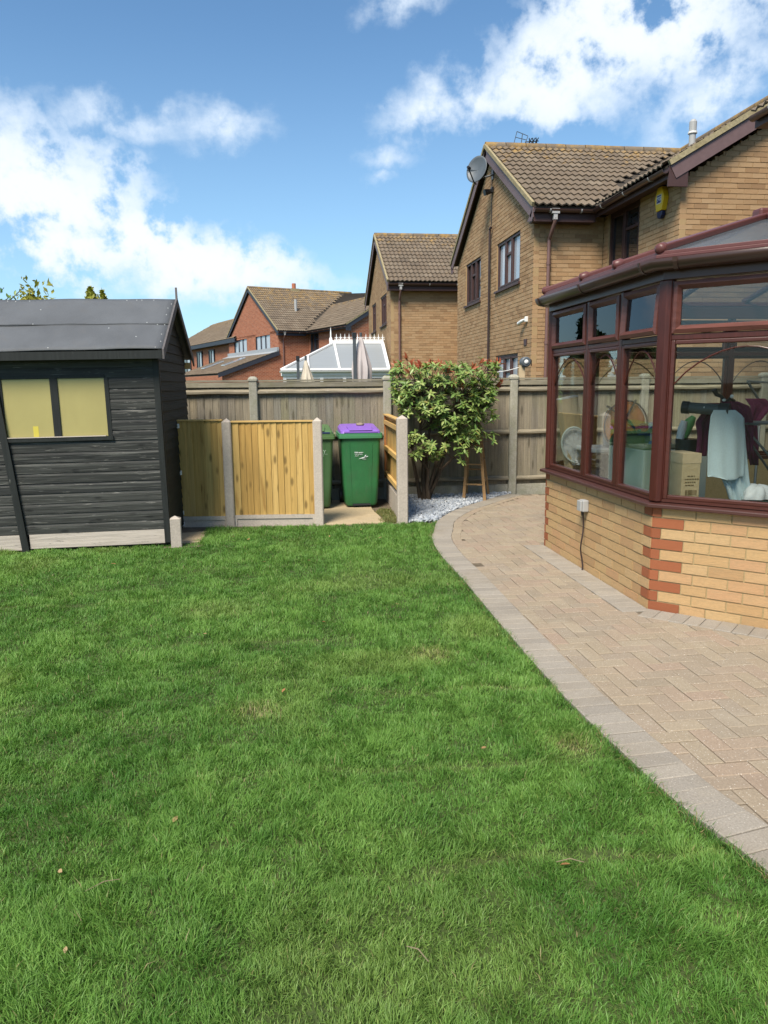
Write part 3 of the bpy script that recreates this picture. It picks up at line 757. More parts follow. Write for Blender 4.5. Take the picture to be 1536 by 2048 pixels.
def sample_lawn():
    xs, ys = [], []
    for (ya, yb, dens_) in ((.9, 2.2, 36000), (2.2, 3.2, 32000), (3.2, 4.4, 22000), (4.4, 6.0, 14000), (6.0, 8.7, 9500)):
        xa, xb = -.52*yb-.7, 1.85
        n = int((xb-xa)*(yb-ya)*dens_); xs.append(xa+rng.random(n)*(xb-xa)); ys.append(ya+rng.random(n)*(yb-ya))
    x, y = np.concatenate(xs), np.concatenate(ys)
    k = in_poly_np(x, y, [(px+.004*0, py) for px, py in lawn_poly]) & (x > -.52*y-.7)
    return x[k], y[k]
gx, gy = sample_lawn()
def seam(x, y):
    """joints of the laid turf rolls"""
    s = np.zeros(len(x))
    for (c, sl_, w) in ((5.55, -.05, .030), (4.55, -.05, .025), (3.72, -.05, .035), (2.93, -.05, .030), (2.24, -.05, .03), (6.6, -.05, .03)):
        wob = (vnoise(x, y, 3.0, 21)-.5)*.12
        br = np.clip((vnoise(x, y, 1.3, 33)-.35)*3, 0, 1)
        s = np.maximum(s, np.exp(-((y-(c+sl_*x)-wob)/w)**2)*br)
    return s
nn1, nn2, nn3 = vnoise(gx, gy, 1.1, 1), vnoise(gx, gy, 4.5, 2), vnoise(gx, gy, 13.0, 3)
nn4 = vnoise(gx, gy, 27.0, 4)
pt = .16*nn1+.28*nn2+.32*nn3+.24*nn4
sm_ = seam(gx, gy)
dist = np.hypot(gx, gy)
keep = rng.random(len(gx)) < (.55+.75*pt)*(1-.55*sm_)
bare = np.zeros(len(gx))
for (bx, by, br_) in ((-.20, 3.55, .10), (.83, 4.22, .11), (1.24, 2.98, .09)):
    bare = np.maximum(bare, np.exp(-((gx-bx)**2+((gy-by)*1.1)**2)/br_**2))
keep &= rng.random(len(gx)) > bare*.55
gx, gy, pt, sm_, bare, dist, nn1, nn2, nn3 = [q[keep] for q in (gx, gy, pt, sm_, bare, dist, nn1, nn2, nn3)]
N = len(gx)
hl = (.011+.044*np.clip((pt-.30)*2.3, 0, 1)**1.2+.010*rng.random(N))*(1-.45*sm_)*(1-.4*bare)
hl *= np.where(rng.random(N) < .04, 1.4, 1.0)
wd = (.0022+.0016*rng.random(N))*np.clip(.75+dist*.11, 1, 1.8)
c1, c2, c3 = np.array([.075, .188, .030]), np.array([.188, .345, .074]), np.array([.30, .35, .11])
u = np.clip(.5+1.7*(.30*nn1+.34*nn2+.36*vnoise(gx, gy, 8, 8)-.5)+rng.normal(0, .13, N), 0, 1)[:, None]
colr = c1*(1-u)+c2*u
yel = np.clip((vnoise(gx, gy, 1.7, 14)-.6)*1.2, 0, .3)+np.where(rng.random(N) < .03, .5, 0)+bare*.8+sm_*.3; yel = np.clip(yel, 0, 1)[:, None]
colr = colr*(1-yel)+c3*yel
dry = (rng.random(N) < .007+bare*.35+sm_*.03)[:, None]
colr = np.where(dry, np.array([.30, .26, .13]), colr)
gm = grass_mesh('grass', gx, gy, hl, wd, (.55+.9*rng.random(N)**2), colr.astype(np.float32))
tags(link(bpy.data.objects.new('grass', gm)), kind='stuff')
# the longer fringe hanging over the edging
ep = resample([q for q in EC if 1.3 < q.y < 8.5], .0022); n = len(ep)*2
pp_ = np.array([[q.x, q.y] for q, t in ep]*2); tt = np.array([[t.y, -t.x] for q, t in ep]*2); off = -.035*rng.random(n)+.014*(vnoise(pp_[:, 0], pp_[:, 1], 6.0, 41)-.35)
fx_, fy_ = pp_[:, 0]+tt[:, 0]*off, pp_[:, 1]+tt[:, 1]*off
u = rng.random(n)[:, None]; cc = (np.array([.06, .16, .03])*(1-u)+np.array([.13, .25, .055])*u); brn = (rng.random(n) < .16)[:, None]; cc = np.where(brn, np.array([.30, .23, .11]), cc)
tags(link(bpy.data.objects.new('grass_fringe', grass_mesh('grass_fringe', fx_, fy_, .020+.032*rng.random(n)+.02*vnoise(fx_, fy_, 5, 43), np.full(n, .0034), np.full(n, 1.0), cc.astype(np.float32), -.015))), kind='stuff')
# rough grass beside the slab of the bin store
n = 2600; qx = 1.07+rng.random(n)*.24; qy = 8.55+rng.random(n)*.95
k = qx > 1.30-(.24-.10*(qy-8.55)+.05*np.sin(qy*9)); qx, qy = qx[k], qy[k]; n = len(qx)
u = rng.random(n)[:, None]; cc = np.array([.09, .15, .035])*(1-u)+np.array([.26, .22, .09])*u
og = link(bpy.data.objects.new('grass_tufts', grass_mesh('grass_tufts', qx, qy, .015+.045*rng.random(n), np.full(n, .006), np.full(n, .9), cc.astype(np.float32), -.02))); tags(og, kind='stuff')

# bare ground and slabs round the bin store
tags(sheet('earth', [(-1.45, 7.60), (-.9, 7.60), (-.9, 8.5), (1.25, 8.46), (1.60, 8.3), (1.75, 8.45), (1.42, 10.6), (-1.6, 10.6)], -.018, 'dirt'), kind='structure')
sl_ = MB(); sl_.prism([(.36, 8.52, -.05), (1.10, 8.54, -.05), (1.13, 8.60, -.05), (1.11, 8.95, -.05), (1.08, 9.5, -.05), (1.12, 10.35, -.05), (-.55, 10.35, -.05), (-.6, 8.75, -.05), (.3, 8.70, -.05)], (0, 0, .052))
tags(sl_.build('concrete_slab', 'slab', None, bevel=.008), kind='structure')
s2 = MB().prism([(-1.22, 7.78, -.05), (-.93, 7.80, -.05), (-.92, 8.36, -.05), (-1.22, 8.30, -.05)], (0, 0, .05))
tags(s2.build('paving_slab', 'slab', None, bevel=.006), kind='structure')

# slate chippings
bedp = [(1.40, 8.50), (1.70, 8.44)]+[(p.x-.01, p.y) for p in EC if p.y > 8.44]+[(3.25, 10.46), (1.45, 10.46)]
tags(sheet('gravel_bed', bedp, -.012, 'dirt'), kind='structure')
ch = MB(); cnt = 0
while cnt < 4200:
    x, y = 1.38+random.random()*1.9, 8.4+random.random()*2.1
    if not inside((x, y), bedp): continue
    cnt += 1
    a = .020+random.random()*.034; b = a*(.35+.45*random.random()); h = .005+random.random()*.009
    m3 = (Matrix.Rotation(random.random()*6.28, 3, 'Z') @ Matrix.Rotation(random.gauss(0, .42), 3, 'X') @ Matrix.Rotation(random.gauss(0, .42), 3, 'Y'))
    c = Vector((x, y, .002+random.random()*.030)); ring = [(-a*.5, -b*.3), (-.1*a, -b*.55), (a*.5, -b*.25), (a*.42, b*.35), (-.2*a, b*.5), (-.52*a, .2*b)]
    ch.add([c+m3 @ Vector((p+random.gauss(0, a*.05), q, -h)) for p, q in ring]+[c+m3 @ Vector((p*.9, q*.9+random.gauss(0, a*.04), h)) for p, q in ring],
           [(6, 7, 8, 9, 10, 11), (5, 4, 3, 2, 1, 0)]+[(i, (i+1) % 6, (i+1) % 6+6, i+6) for i in range(6)], random.random())
tags(ch.build('slate_chippings', 'slate', None, tone=True), kind='stuff')

# ------------------------------------------------------------------ houses
PIT = R(30.4)
def house(name, label, pos, rz, D=6.1, w0=1.33, proj=2.72, ww=6.2, eave=4.72, wall='brick', nbrick=0, ntile=0, fascia='brown_pvc', barge='barge', zlow=1.3, windows=(), wingwin=True, proud=True, backlen=9.0):
    root = thing(name, label, 'house', pos, rz); BASE[root.name] = Vector((0, 0, 0))
    cp, sp, tp = math.cos(PIT), math.sin(PIT), math.tan(PIT)
    ov = .28; zw = 4.60; half = D/2
    zr = eave+(half+ov)*tp                       # ridge height
    gz = zw+half*tp+.0
    frG = Frame((0, D, 0), -math.pi/2); frF = Frame((0, 0, 0), 0); frA = Frame((w0, 0, 0), -math.pi/2); frW = Frame((w0, -proj, 0), 0)
    holesG = [(D-w[1], D-w[0], w[2], w[3]) for w in windows]
    holesA = [(.22, 1.42, 3.58, 4.60)] if wingwin else []
    wz = zw+ww/2*tp
    if wall == 'brick':
        mortar_wall(frG, 0, D, 0, zw, holesG, 'gable_wall', 'mortar', root, gable=(half, gz))
        mortar_wall(frF, .092, w0-.0, 0, zw, [], 'wall', 'mortar', root)
        mortar_wall(frA, 0, proj, 0, zw, holesA, 'wall', 'mortar', root)
        mortar_wall(frW, .092, ww, 0, zw, [], 'wall', 'mortar', root, gable=(ww/2, wz))
        clipG = lambda z: (max(0, (z-zw)/tp), min(D, D-(z-zw)/tp)) if z > zw else (0, D)
        clipW = lambda z: (max(0, (z-zw)/tp), ww) if z > zw else (0, ww)
        jobs = []
        for fr, u0, u1, top, holes, clip in ((frW, 0, min(ww, 3.6), zw+1.9, [], clipW), (frA, 0, proj, zw, holesA, None), (frF, 0, w0, zw, [], None), (frG, 0, D, gz, holesG, clipG)):
            for (u, z, w) in brick_layout(u0, u1, zlow, top, holes, clip): jobs.append((fr, u, z, w))
        camp = Vector((0, 0, CH)); rot = Matrix.Rotation(rz, 3, 'Z')
        # the bricks nearest to the garden are single pieces, the rest one mass
        vis = [j for j in jobs if j[0] is frW and j[2] > 3.0 and j[1] < 1.6] + [j for j in jobs if j[0] is frA and j[2] > 3.0] + [j for j in jobs if j[0] is frF and j[2] > 3.2]
        single = vis[:nbrick]; ids = set(map(id, single)); merged = MB()
        for j in jobs:
            fr, u, z, w = j; d = random.gauss(0, .0015)
            if id(j) in ids:
                piece('brick', UB, fr.p(u, z+.005, d), root, rz=fr.rz, scale=(w, .10, .065))
            else: fr.box(merged, u, u+w, z+.005, z+.070, -.10, d, random.random())
        merged.build('brickwork', 'house_brickwork', root, tone=True, kind='stuff', local=True)
    else:
        def rwall(fr, u0, u1, z0, z1, holes, nm, gable=None):
            us = sorted({u0, u1, *[h[0] for h in holes], *[h[1] for h in holes]}); zs = sorted({z0, z1, *[h[2] for h in holes], *[h[3] for h in holes]})
            mb = MB(); mb.uv = []
            def face(q):
                mb.add([fr.p(a, b) for a, b in q], [tuple(range(len(q)))]); mb.uv.append([c for a, b in q for c in (a, b)])
            for i in range(len(us)-1):
                for j in range(len(zs)-1):
                    um, zm = (us[i]+us[i+1])/2, (zs[j]+zs[j+1])/2
                    if any(h[0] < um < h[1] and h[2] < zm < h[3] for h in holes): continue
                    face([(us[i], zs[j]), (us[i+1], zs[j]), (us[i+1], zs[j+1]), (us[i], zs[j+1])])
            if gable: face([(u0, z1), (u1, z1), gable])
            return mb.build(nm, wall, root, local=True)
        rwall(frG, 0, D, 0, zw, holesG, 'gable_wall', (half, gz)); rwall(frF, 0, w0, 0, zw, [], 'wall'); rwall(frA, 0, proj, 0, zw, holesA, 'wall')
        rwall(frW, 0, ww, 0, zw, [], 'wall', (ww/2, wz))
        MB().box((.24, .1, 0), (.28, D-.1, zw)).build('inner_wall', 'dark_recess', root, local=True)
    mb = MB(); mb.box((backlen-.1, 0, 0), (backlen, D, zw)).box((.1, D-.1, 0), (backlen, D-.005, zw)).box((w0+.1, -proj+.1, 0), (w0+.2, -.1, .1)).box((w0+ww-.1, -proj, 0), (w0+ww, 0, zw))
    mb.build('rear_wall', 'mortar' if wall == 'brick' else wall, root, local=True)
    # dark room behind the windows
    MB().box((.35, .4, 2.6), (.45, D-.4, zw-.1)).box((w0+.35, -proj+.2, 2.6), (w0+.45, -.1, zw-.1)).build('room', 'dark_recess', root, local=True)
    # roof slabs
    rl = backlen
    y0, z0 = -ov, eave
    rb = MB(); th = .03
    def slab(p): rb.prism([Vector(q)-Vector((0, 0, .005)) for q in p], (0, 0, -th))
    vx = lambda s: (w0-ov)+s*cp
    smax = (half+ov)/cp
    xv1 = vx(smax)
    slab([(-.10, y0, z0), (w0-ov, y0, z0), (xv1, half, zr), (-.10, half, zr)])
    slab([(-.10, half, zr), (rl, half, zr), (rl, D+ov, eave), (-.10, D+ov, eave)])
    # wing roof, ridge along y
    wx0, wx1 = w0-ov, w0+ww+ov; wr = (wx0+wx1)/2; wzr = eave+(wr-wx0)*tp; wy0 = -proj-.14
    slab([(wx0, wy0, eave), (wx0, y0, eave), (wx0+(zr-eave)/tp, half, zr), (wr, half+1, wzr), (wr, wy0, wzr)])
    slab([(wr, wy0, wzr), (wr, half+1, wzr), (wx1, half, eave), (wx1, wy0, eave)])
    rb.build('roof', 'roof_felt', root, local=True)
    # tiles
    used = roof_tiles(root, (-.10, y0-.05, z0-.01), (1, 0, 0), (0, cp, sp), lambda s: (0, vx(s)+.10-.05), smax, ntile)
    su = Vector((0, -1, 0)); wl_ = (wr-wx0)/cp
    def wing_len(s):
        yv = y0+s*cp                       # valley moves back as the slope climbs
        return (-min(yv, half) , -wy0)
    roof_tiles(root, (wx0-.05, 0, eave-.01), su, (cp, 0, sp), lambda s: (-min(y0+s*cp, half), -wy0-.02), min(wl_, 1.6 if ntile else 4.2), max(0, min(ntile, 290)-used))
    # ridge tiles
    rm = MB().tube([(0, 0, 0), (.43, 0, 0)], .10, 12)
    rmesh = rm.mesh('ridge_tile', smooth=50); rmesh.materials.append(M['tile'])
    nx = int(min(xv1+.6, rl)/.45)
    for i in range(nx): piece('ridge_tile', rmesh, (-.12+i*.45, half, zr-.005+random.random()*.006), root)
    for i in range(int((half+1-wy0)/.45)): piece('ridge_tile', rmesh, (wr, wy0+.02+i*.45, wzr-.005), root, rz=math.pi/2)
    # bargeboards and verge on the left gable and on the wing's front gable
    def verge(p_e, p_r, outn, bw=.19):
        p_e, p_r, outn = Vector(p_e), Vector(p_r), Vector(outn); d = p_r-p_e
        up = Vector((0, 0, 1)); t1 = d.normalized(); dn = (t1.cross(outn)); dn = dn if dn.z < 0 else -dn
        MB().obox(p_e+dn*.03, d, dn*bw, outn*.022).build('bargeboard', barge, root, local=True)
        MB().obox(p_e-dn*.055, d, dn*.075, outn*.05-outn*.0).build('verge', 'verge', root, local=True)
        MB().obox(p_e+dn*.032-outn*.10, d, dn*.02, outn*.095).build('soffit', fascia, root, local=True)
    verge((-.10, y0, z0), (-.10, half, zr), (-1, 0, 0)); verge((-.10, D+ov, eave), (-.10, half, zr), (-1, 0, 0))
    verge((wx0, wy0, eave), (wr, wy0, wzr), (0, -1, 0))
    verge((wx1, wy0, eave), (wr, wy0, wzr), (0, -1, 0))
    # boxed eaves, with the barge foot
    for (ax, ay) in ((-.10, y0), (-.10, D+ov)):
        s_ = 1 if ay < 0 else -1
        MB().prism([(-.122, ay-.0*s_, eave-.03), (-.122, ay+.32*s_, eave-.22), (-.122, ay+.05*s_, eave-.26), (-.122, ay-.0*s_, eave-.20)], (.02, 0, 0)).build('barge_foot', barge, root, local=True)
    MB().box((-.098, y0+.02, zw-.14), (w0-ov, -.012, zw-.118)).box((-.098, y0+.005, zw-.15), (w0-ov+.0, y0+.02, eave-.03)).build('eaves_box', fascia, root, local=True)
    MB().box((wx0+.02, wy0+.03, zw-.02), (w0-.012, y0, zw+.0)).box((wx0+.005, wy0+.03, zw-.07), (wx0+.02, y0+.02, eave-.03)).build('eaves_box', fascia, root, local=True)
    MB().box((wx0+.0, wy0-.01, zw-.18), (wx0+.30, wy0+.028, eave-.02)).build('barge_foot', fascia, root, local=True)
    # gutters and downpipe
    gutter(root, (-.12, y0-.06, eave-.075), (w0-ov-.02, y0-.06, eave-.075), fascia_n=(0, 1, 0), material='gutter')
    gutter(root, (wx0-.06, y0-.02, eave-.075), (wx0-.06, wy0-.02, eave-.075), fascia_n=(1, 0, 0), material='gutter')
    MB().box((.20, y0-.10, eave-.15), (.34, y0-.01, eave-.065)).box((.235, y0-.09, eave-.25), (.305, y0-.03, eave-.15)).build('gutter_outlet', 'grey_plastic', root, local=True)
    downpipe(root, [(.27, y0-.06, eave-.22), (.27, y0-.05, eave-.30), (.27, -.06, eave-.52), (.27, -.055, eave-.58), (.27, -.055, .1)], collars=[(.27, -.055, eave-.95), (.27, -.055, 2.35)])
    # windows
    for w in windows:
        n = len(w[4]); window(root, frG, D-w[1], D-w[0], w[2], w[3], mulls=[D-w[1]+(w[1]-w[0])*f for f in w[4]], trans=w[5], pane_mats=w[6], fm=fascia, recess=w[7] if len(w) > 7 else .03)
    if wingwin: window(root, frA, .22, 1.42, 3.58, 4.60, mulls=[.80], trans=[(1, 4.22)], fm=fascia)
    return root

# neighbour's house right behind the fence
H1 = (4.58, 13.67, 0)
h1 = house('brick_house', 'tan brick house right behind the fence with lichened tiles and brown windows', H1, 0, nbrick=300, ntile=300,
           windows=[(.80, 2.42, 3.56, 4.56, (.36, .62), [(1, 4.22)], ['pane_sky', 'pane_sky', 'pane_sky']), (3.76, 5.20, 3.53, 4.56, (.34, .64), [(1, 4.2)], ['pane_dark']*3),
                    (.80, 2.40, 1.10, 2.20, (.36, .66), [(1, 1.86)], ['pane_sky']*3)])
h2 = house('brick_house', 'second tan brick house, farther off beyond the white conservatory', (3.32, 23.5, 0), 0, nbrick=0, ntile=290, zlow=1.6, wingwin=False, w0=2.75,
           windows=[(.95, 2.45, 3.56, 4.56, (.34, .66), [(1, 4.22)], ['pane_dark']*3), (3.76, 5.05, 3.53, 4.56, (.34, .66), [(1, 4.2)], ['pane_dark']*3)])
h3 = house('brick_house', 'red brick house in the distance with lean-to roof and dark blue fascias', (-.31, 44, 0), R(21.4), D=9.4, w0=1.9, proj=5.4, ww=5.6, wall='red_brick', ntile=0, fascia='navy', barge='navy',
           windows=[(1.35, 3.9, 3.35, 4.75, (.34, .66), [], ['pane_sky']*3), (5.6, 8.2, 3.30, 4.70, (.34, .66), [], ['pane_sky']*3)])
def loc(o, v): return o.matrix_basis @ Vector(v)
# lean-to of the red house
lt = MB(); p_ = 3.6
lt.prism([(0, -.1, 3.55), (-p_, -.1, 2.30), (-p_, 9.4, 2.30), (0, 9.4, 3.55)], (0, 0, -.08)); lt.build('lean_to_roof', 'roof_felt', h3, local=True)
sl3 = Vector((1, 0, (3.55-2.30)/p_)).normalized()
roof_tiles(h3, (-p_-.05, 9.4, 2.31), (0, -1, 0), sl3, lambda s: (0, 9.45), 3.75, 0)
mbl = MB(); mbl.uv = []
mbl.add([(-p_+.2, 0, 0), (0, 0, 0), (0, 0, 3.45), (-p_+.2, 0, 2.25)], [(0, 1, 2, 3)]); mbl.uv.append([0, 0, p_, 0, p_, 3.45, .2, 2.25])
mbl.build('lean_to_wall', 'red_brick', h3, local=True)
MB().obox((-p_-.05, -.13, 2.08), (p_+.05, 0, 1.27), (0, .03, 0), (0, 0, .24)).build('lean_to_bargeboard', 'navy', h3, local=True)
MB().box((-.12, -.05, 3.52), (.0, 9.4, 3.80)).obox((-.5, -.05, 3.42), (.5, 0, .17), (0, 9.45, 0), (0, 0, .05)).build('flashing', 'lead', h3, local=True)
for (ya, xa, ww_) in ((3.0, -2.3, 1.3), (6.4, -2.6, 1.3)):
    MB().obox((xa, ya, 2.38+(xa+p_)*.347), (ww_, 0, ww_*.347), (0, .75, 0), (0, 0, .06)).build('skylight', 'pane_sky', h3, local=True)
MB().tube([(1.95, 2.0, 5.9), (1.95, 2.0, 6.75)], .09, 8).box((1.7, 1.75, 5.8), (2.2, 2.25, 5.92)).build('vent_pipe', 'grey_plastic', h3, local=True)
chm = MB().box((2.7, 4.45, 7.0), (3.25, 4.95, 7.72)).build('chimney', 'verge', h3, local=True)
MB().tube([(2.97, 4.7, 7.72), (2.97, 4.7, 8.05)], .13, 10).build('chimney_pot', 'terracotta', chm, local=True)
# red house at the far left
h4 = thing('brick_house', 'distant red brick house partly hidden behind the shed roof, three narrow windows', 'house', (-4.75, 56, 0), R(21.4)); BASE[h4.name] = Vector((0, 0, 0))
fr4 = Frame((0, 12, 0), -math.pi/2); mb = MB(); mb.uv = []
mb.add([fr4.p(0, 0), fr4.p(17, 0), fr4.p(17, 4.8), fr4.p(0, 4.8)], [(0, 1, 2, 3)]); mb.uv.append([0, 0, 17, 0, 17, 4.8, 0, 4.8])
mb.add([(0, -5, 0), (7, -5, 0), (7, -5, 4.8), (3.5, -5, 6.9), (0, -5, 4.8)], [(0, 1, 2, 3, 4)]); mb.uv.append([0, 0, 7, 0, 7, 4.8, 3.5, 6.9, 0, 4.8])
mb.build('wall', 'red_brick', h4, local=True)
MB().prism([(-.35, -5.2, 4.75), (3.5, -5.2, 7.1), (3.5, 12, 7.1), (-.35, 14, 4.75)], (0, 0, -.05)).prism([(7.3, -5.2, 4.75), (3.5, -5.2, 7.1), (3.5, 12, 7.1), (7.3, 14, 4.75)], (0, 0, -.05)).build('roof', 'roof_felt', h4, local=True)
roof_tiles(h4, (-.42, 13.9, 4.77), (0, -1, 0), Vector((3.85, 0, 2.35)).normalized(), lambda s: (min(s*.5, 1.9), 19.1), 4.4, 0)
MB().box((-.42, -5.2, 4.5), (-.36, 13.8, 4.76)).box((-.36, -5.2, 4.5), (-.004, 13.8, 4.53)).build('fascia', 'navy', h4, local=True)
for (a, b) in ((2.2, 4.4), (6.4, 7.9), (9.8, 11.2)): window(h4, fr4, a, b, 2.7, 4.3, mulls=[(a+b)/2], fm='navy', pane_mats=['pane_dark', 'pane_sky'], sill=True, recess=-.10)

# things fixed to the tan house
def onG(y, z, d=0): return Vector((H1[0]-d, y, z))
an = thing('aerial', 'thin grid television aerial above the ridge of the near tan house', 'aerial', (5.2, 17.3, 6.7))
mb = MB()
c0, c1 = AY(1028, 288, 17.3), AY(1077, 288, 17.3)
q = [AY(1034, 263, 17.3), AY(1056, 272, 17.3), AY(1050, 288, 17.3), AY(1028, 286, 17.3)]
for i in range(4): mb.tube([q[i], q[(i+1) % 4]], .008, 5)
mb.tube([(q[0]+q[1])/2, (q[3]+q[2])/2-Vector((0, 0, .35))], .010, 5); mb.tube([(q[0]+q[3])/2, (q[1]+q[2])/2], .008, 5)
mb.build('reflector_grid', 'dark_pole', an)
mb = MB(); a_, b_ = AY(1050, 284, 17.3), AY(1077, 282, 17.3); mb.tube([a_, b_], .012, 5)
for t_ in (.35, .6, .85):
    c = a_.lerp(b_, t_); mb.tube([c+Vector((-.03, -.05, .06)), c+Vector((.03, .05, -.06))], .012, 5); mb.tube([c+Vector((-.03, .05, -.06)), c+Vector((.03, -.05, .06))], .012, 5)
mb.tube([(a_+b_)/2, (a_+b_)/2-Vector((0, 0, .4))], .014, 5)
mb.build('boom', 'dark_pole', an)

dp = AX(953, 338, H1[0]-.42)
dsh = thing('satellite_dish', 'round grey satellite dish under the gable peak of the near tan house', 'satellite dish', dp)
dn_ = Vector((-.72, -.66, .22)).normalized(); dx_ = dn_.cross(Vector((0, 0, 1))).normalized(); dy_ = dx_.cross(dn_)
mb = MB(); mb.grid(lambda a, b: dp+(dx_*math.cos(a*6.2832)*.25+dy_*math.sin(a*6.2832)*.285)*b+dn_*(-.07*(1-b*b)), 28, 7)
mb.build('reflector', 'dish', dsh, solid=.012, smooth=60)
e_ = dp-dy_*.30+dn_*.02; lnb = dp-dy_*.10+dn_*.30
MB().tube([e_-dn_*.08, e_, lnb], .014, 8).build('feed_arm', 'black_plastic', dsh)
MB().tube([lnb-dn_*.06, lnb+dn_*.02], [.035, .028], 10).build('receiver_head', 'black_plastic', dsh)
MB().tube([dp-dn_*.07, dp-dn_*.25+Vector((.05, .05, -.05)), onG(dp.y+.2, dp.z-.05, .0)], .022, 8).box(onG(dp.y+.13, dp.z-.15, .02), onG(dp.y+.27, dp.z+.05, -.01)).build('wall_bracket', 'dark_pole', dsh)

fl = thing('floodlight', 'small black lamp below the satellite dish on the tan gable', 'lamp', onG(16.45, 5.72, 0))
MB().box(onG(16.40, 5.66, .05), onG(16.50, 5.78, -.005)).build('mount', 'black_plastic', fl, bevel=.01)
MB().tube([onG(16.45, 5.70, .04), onG(16.43, 5.66, .20)], [.045, .07], 10).build('lamp_head', 'black_plastic', fl)
tags(MB().tube([onG(16.52, 6.25, .012), onG(16.52, 5.0, .012)], .007, 5).build('cable', 'black_plastic', None), 'thin black cable down the middle of the tan gable', 'cable')
sp_ = MB().tube([onG(16.40, 4.93, .05), onG(16.44, 4.95, .05), onG(16.50, 4.92, .05), onG(16.50, 1.5, .05)], .026, 8).build('soil_pipe', 'dark_pipe', h1, smooth=40)
sp_.parent = None; tags(sp_, 'dark brown waste pipe down the tan gable between two windows', 'pipe')
cmr = thing('security_camera', 'small white security camera high on the tan gable wall', 'camera', onG(14.1, 2.79))
MB().box(onG(13.90, 2.75, .05), onG(13.97, 2.85, -.005)).build('mount', 'white_plastic', cmr, bevel=.01)
MB().tube([onG(13.96, 2.80, .04), onG(14.06, 2.775, .07), onG(14.20, 2.74, .09)], [.018, .032, .034], 12).build('camera_body', 'white_plastic', cmr)
tags(MB().box(onG(13.93, 2.32, .012), onG(14.10, 2.44, -.005)).build('air_vent', 'brown_pvc', None), 'small brown air vent in the tan gable wall', 'vent')
# yellow alarm box on the side wall of the wing
ap = Vector((H1[0]+1.33, 11.44, 4.38)); alm = thing('alarm_box', 'yellow six sided alarm box with blue base on tan brick wall', 'alarm box', ap)
hexr = [(0, .19), (.115, .12), (.135, -.02), (.06, -.17), (-.06, -.17), (-.135, -.02), (-.115, .12)]
hx = [(-.07, .19), (.07, .19), (.145, .02), (.085, -.16), (-.085, -.16), (-.145, .02)]
MB().prism([ap+Vector((.0, b, a)) if False else ap+Vector((0, -u_, z_)) for u_, z_ in hx], (-.085, 0, 0)).build('case', 'alarm_yellow', alm, bevel=.008)
bb = MB(); bb.prism([ap+Vector((-.012, -u_, z_)) for u_, z_ in [(-.083, -.165), (.083, -.165), (.075, -.23), (.03, -.275), (-.03, -.275), (-.075, -.23)]], (-.062, 0, 0)); bb.build('strobe_base', 'alarm_blue', alm, bevel=.01)
pl = MB().box(ap+Vector((-.0895, -.07, -.055)), ap+Vector((-.086, .07, .075))).build('badge', 'print_white', alm)
MB().box(ap+Vector((-.0915, -.062, -.047)), ap+Vector((-.090, .062, -.015))).box(ap+Vector((-.0915, -.062, .045)), ap+Vector((-.090, .062, .067))).build('badge_band', 'print_blue', pl)
tm = text_mesh('ADT', .062, 'print_blue', .002); to = piece('lettering', tm, ap+Vector((-.0915, .062, -.012))-base_of(alm), pl, rot=(math.pi/2, 0, -math.pi/2))
# flue terminal on the wing roof
fp = AY(1385, 270, 12.4)
flu = thing('flue_pipe', 'pale grey flue pipe with cowl on the wing roof', 'flue', fp)
MB().tube([fp+Vector((0, 0, -.45)), fp+Vector((0, 0, .02))], .055, 12).build('pipe', 'grey_plastic', flu, smooth=40)
MB().tube([fp+Vector((0, 0, .02)), fp+Vector((0, 0, .05)), fp+Vector((0, 0, .06))], [.075, .075, .05], 12).build('collar', 'white_plastic', flu)
MB().tube([fp+Vector((0, 0, .06)), fp+Vector((0, 0, .20)), fp+Vector((0, 0, .24))], [.06, .062, .035], 12).build('cowl', 'grey_plastic', flu)
# lamp on a board just over the fence
lp = AY(1051, 724, 11.2)
lmp = thing('garden_lamp', 'round grey bulkhead lamp on a pale board sticking up above the fence', 'lamp', (lp.x, lp.y, 0))
MB().obox((lp.x-.09, lp.y+.02, 0), (.09, 0, 0), (0, .03, 0), (.0, 0, lp.z-.05)).build('board', 'card_pale', lmp)
MB().tube([lp+Vector((0, .06, 0)), lp+Vector((0, -.03, 0)), lp+Vector((0, -.045, 0))], [.078, .078, .06], 20).build('housing', 'dish', lmp, smooth=40)
MB().ell(lp+Vector((0, -.045, 0)), (.035, .02, .035), 12, 8).build('lens', 'white_plastic', lmp, smooth=True)
MB().tube([lp+Vector((.05, .02, .03)), lp+Vector((.10, .02, .03)), lp+Vector((.10, .02, -.06))], .008, 6).build('cable', 'black_plastic', lmp)
wl0, wl1 = AY(984, 746, 11.3), AY(1046, 733, 11.3)
tags(MB().tube([wl0, (wl0+wl1)/2-Vector((0, 0, .012)), wl1], .006, 5).build('washing_line', 'white_plastic', None), 'thin white washing line above the fence beside the round lamp', 'washing line')

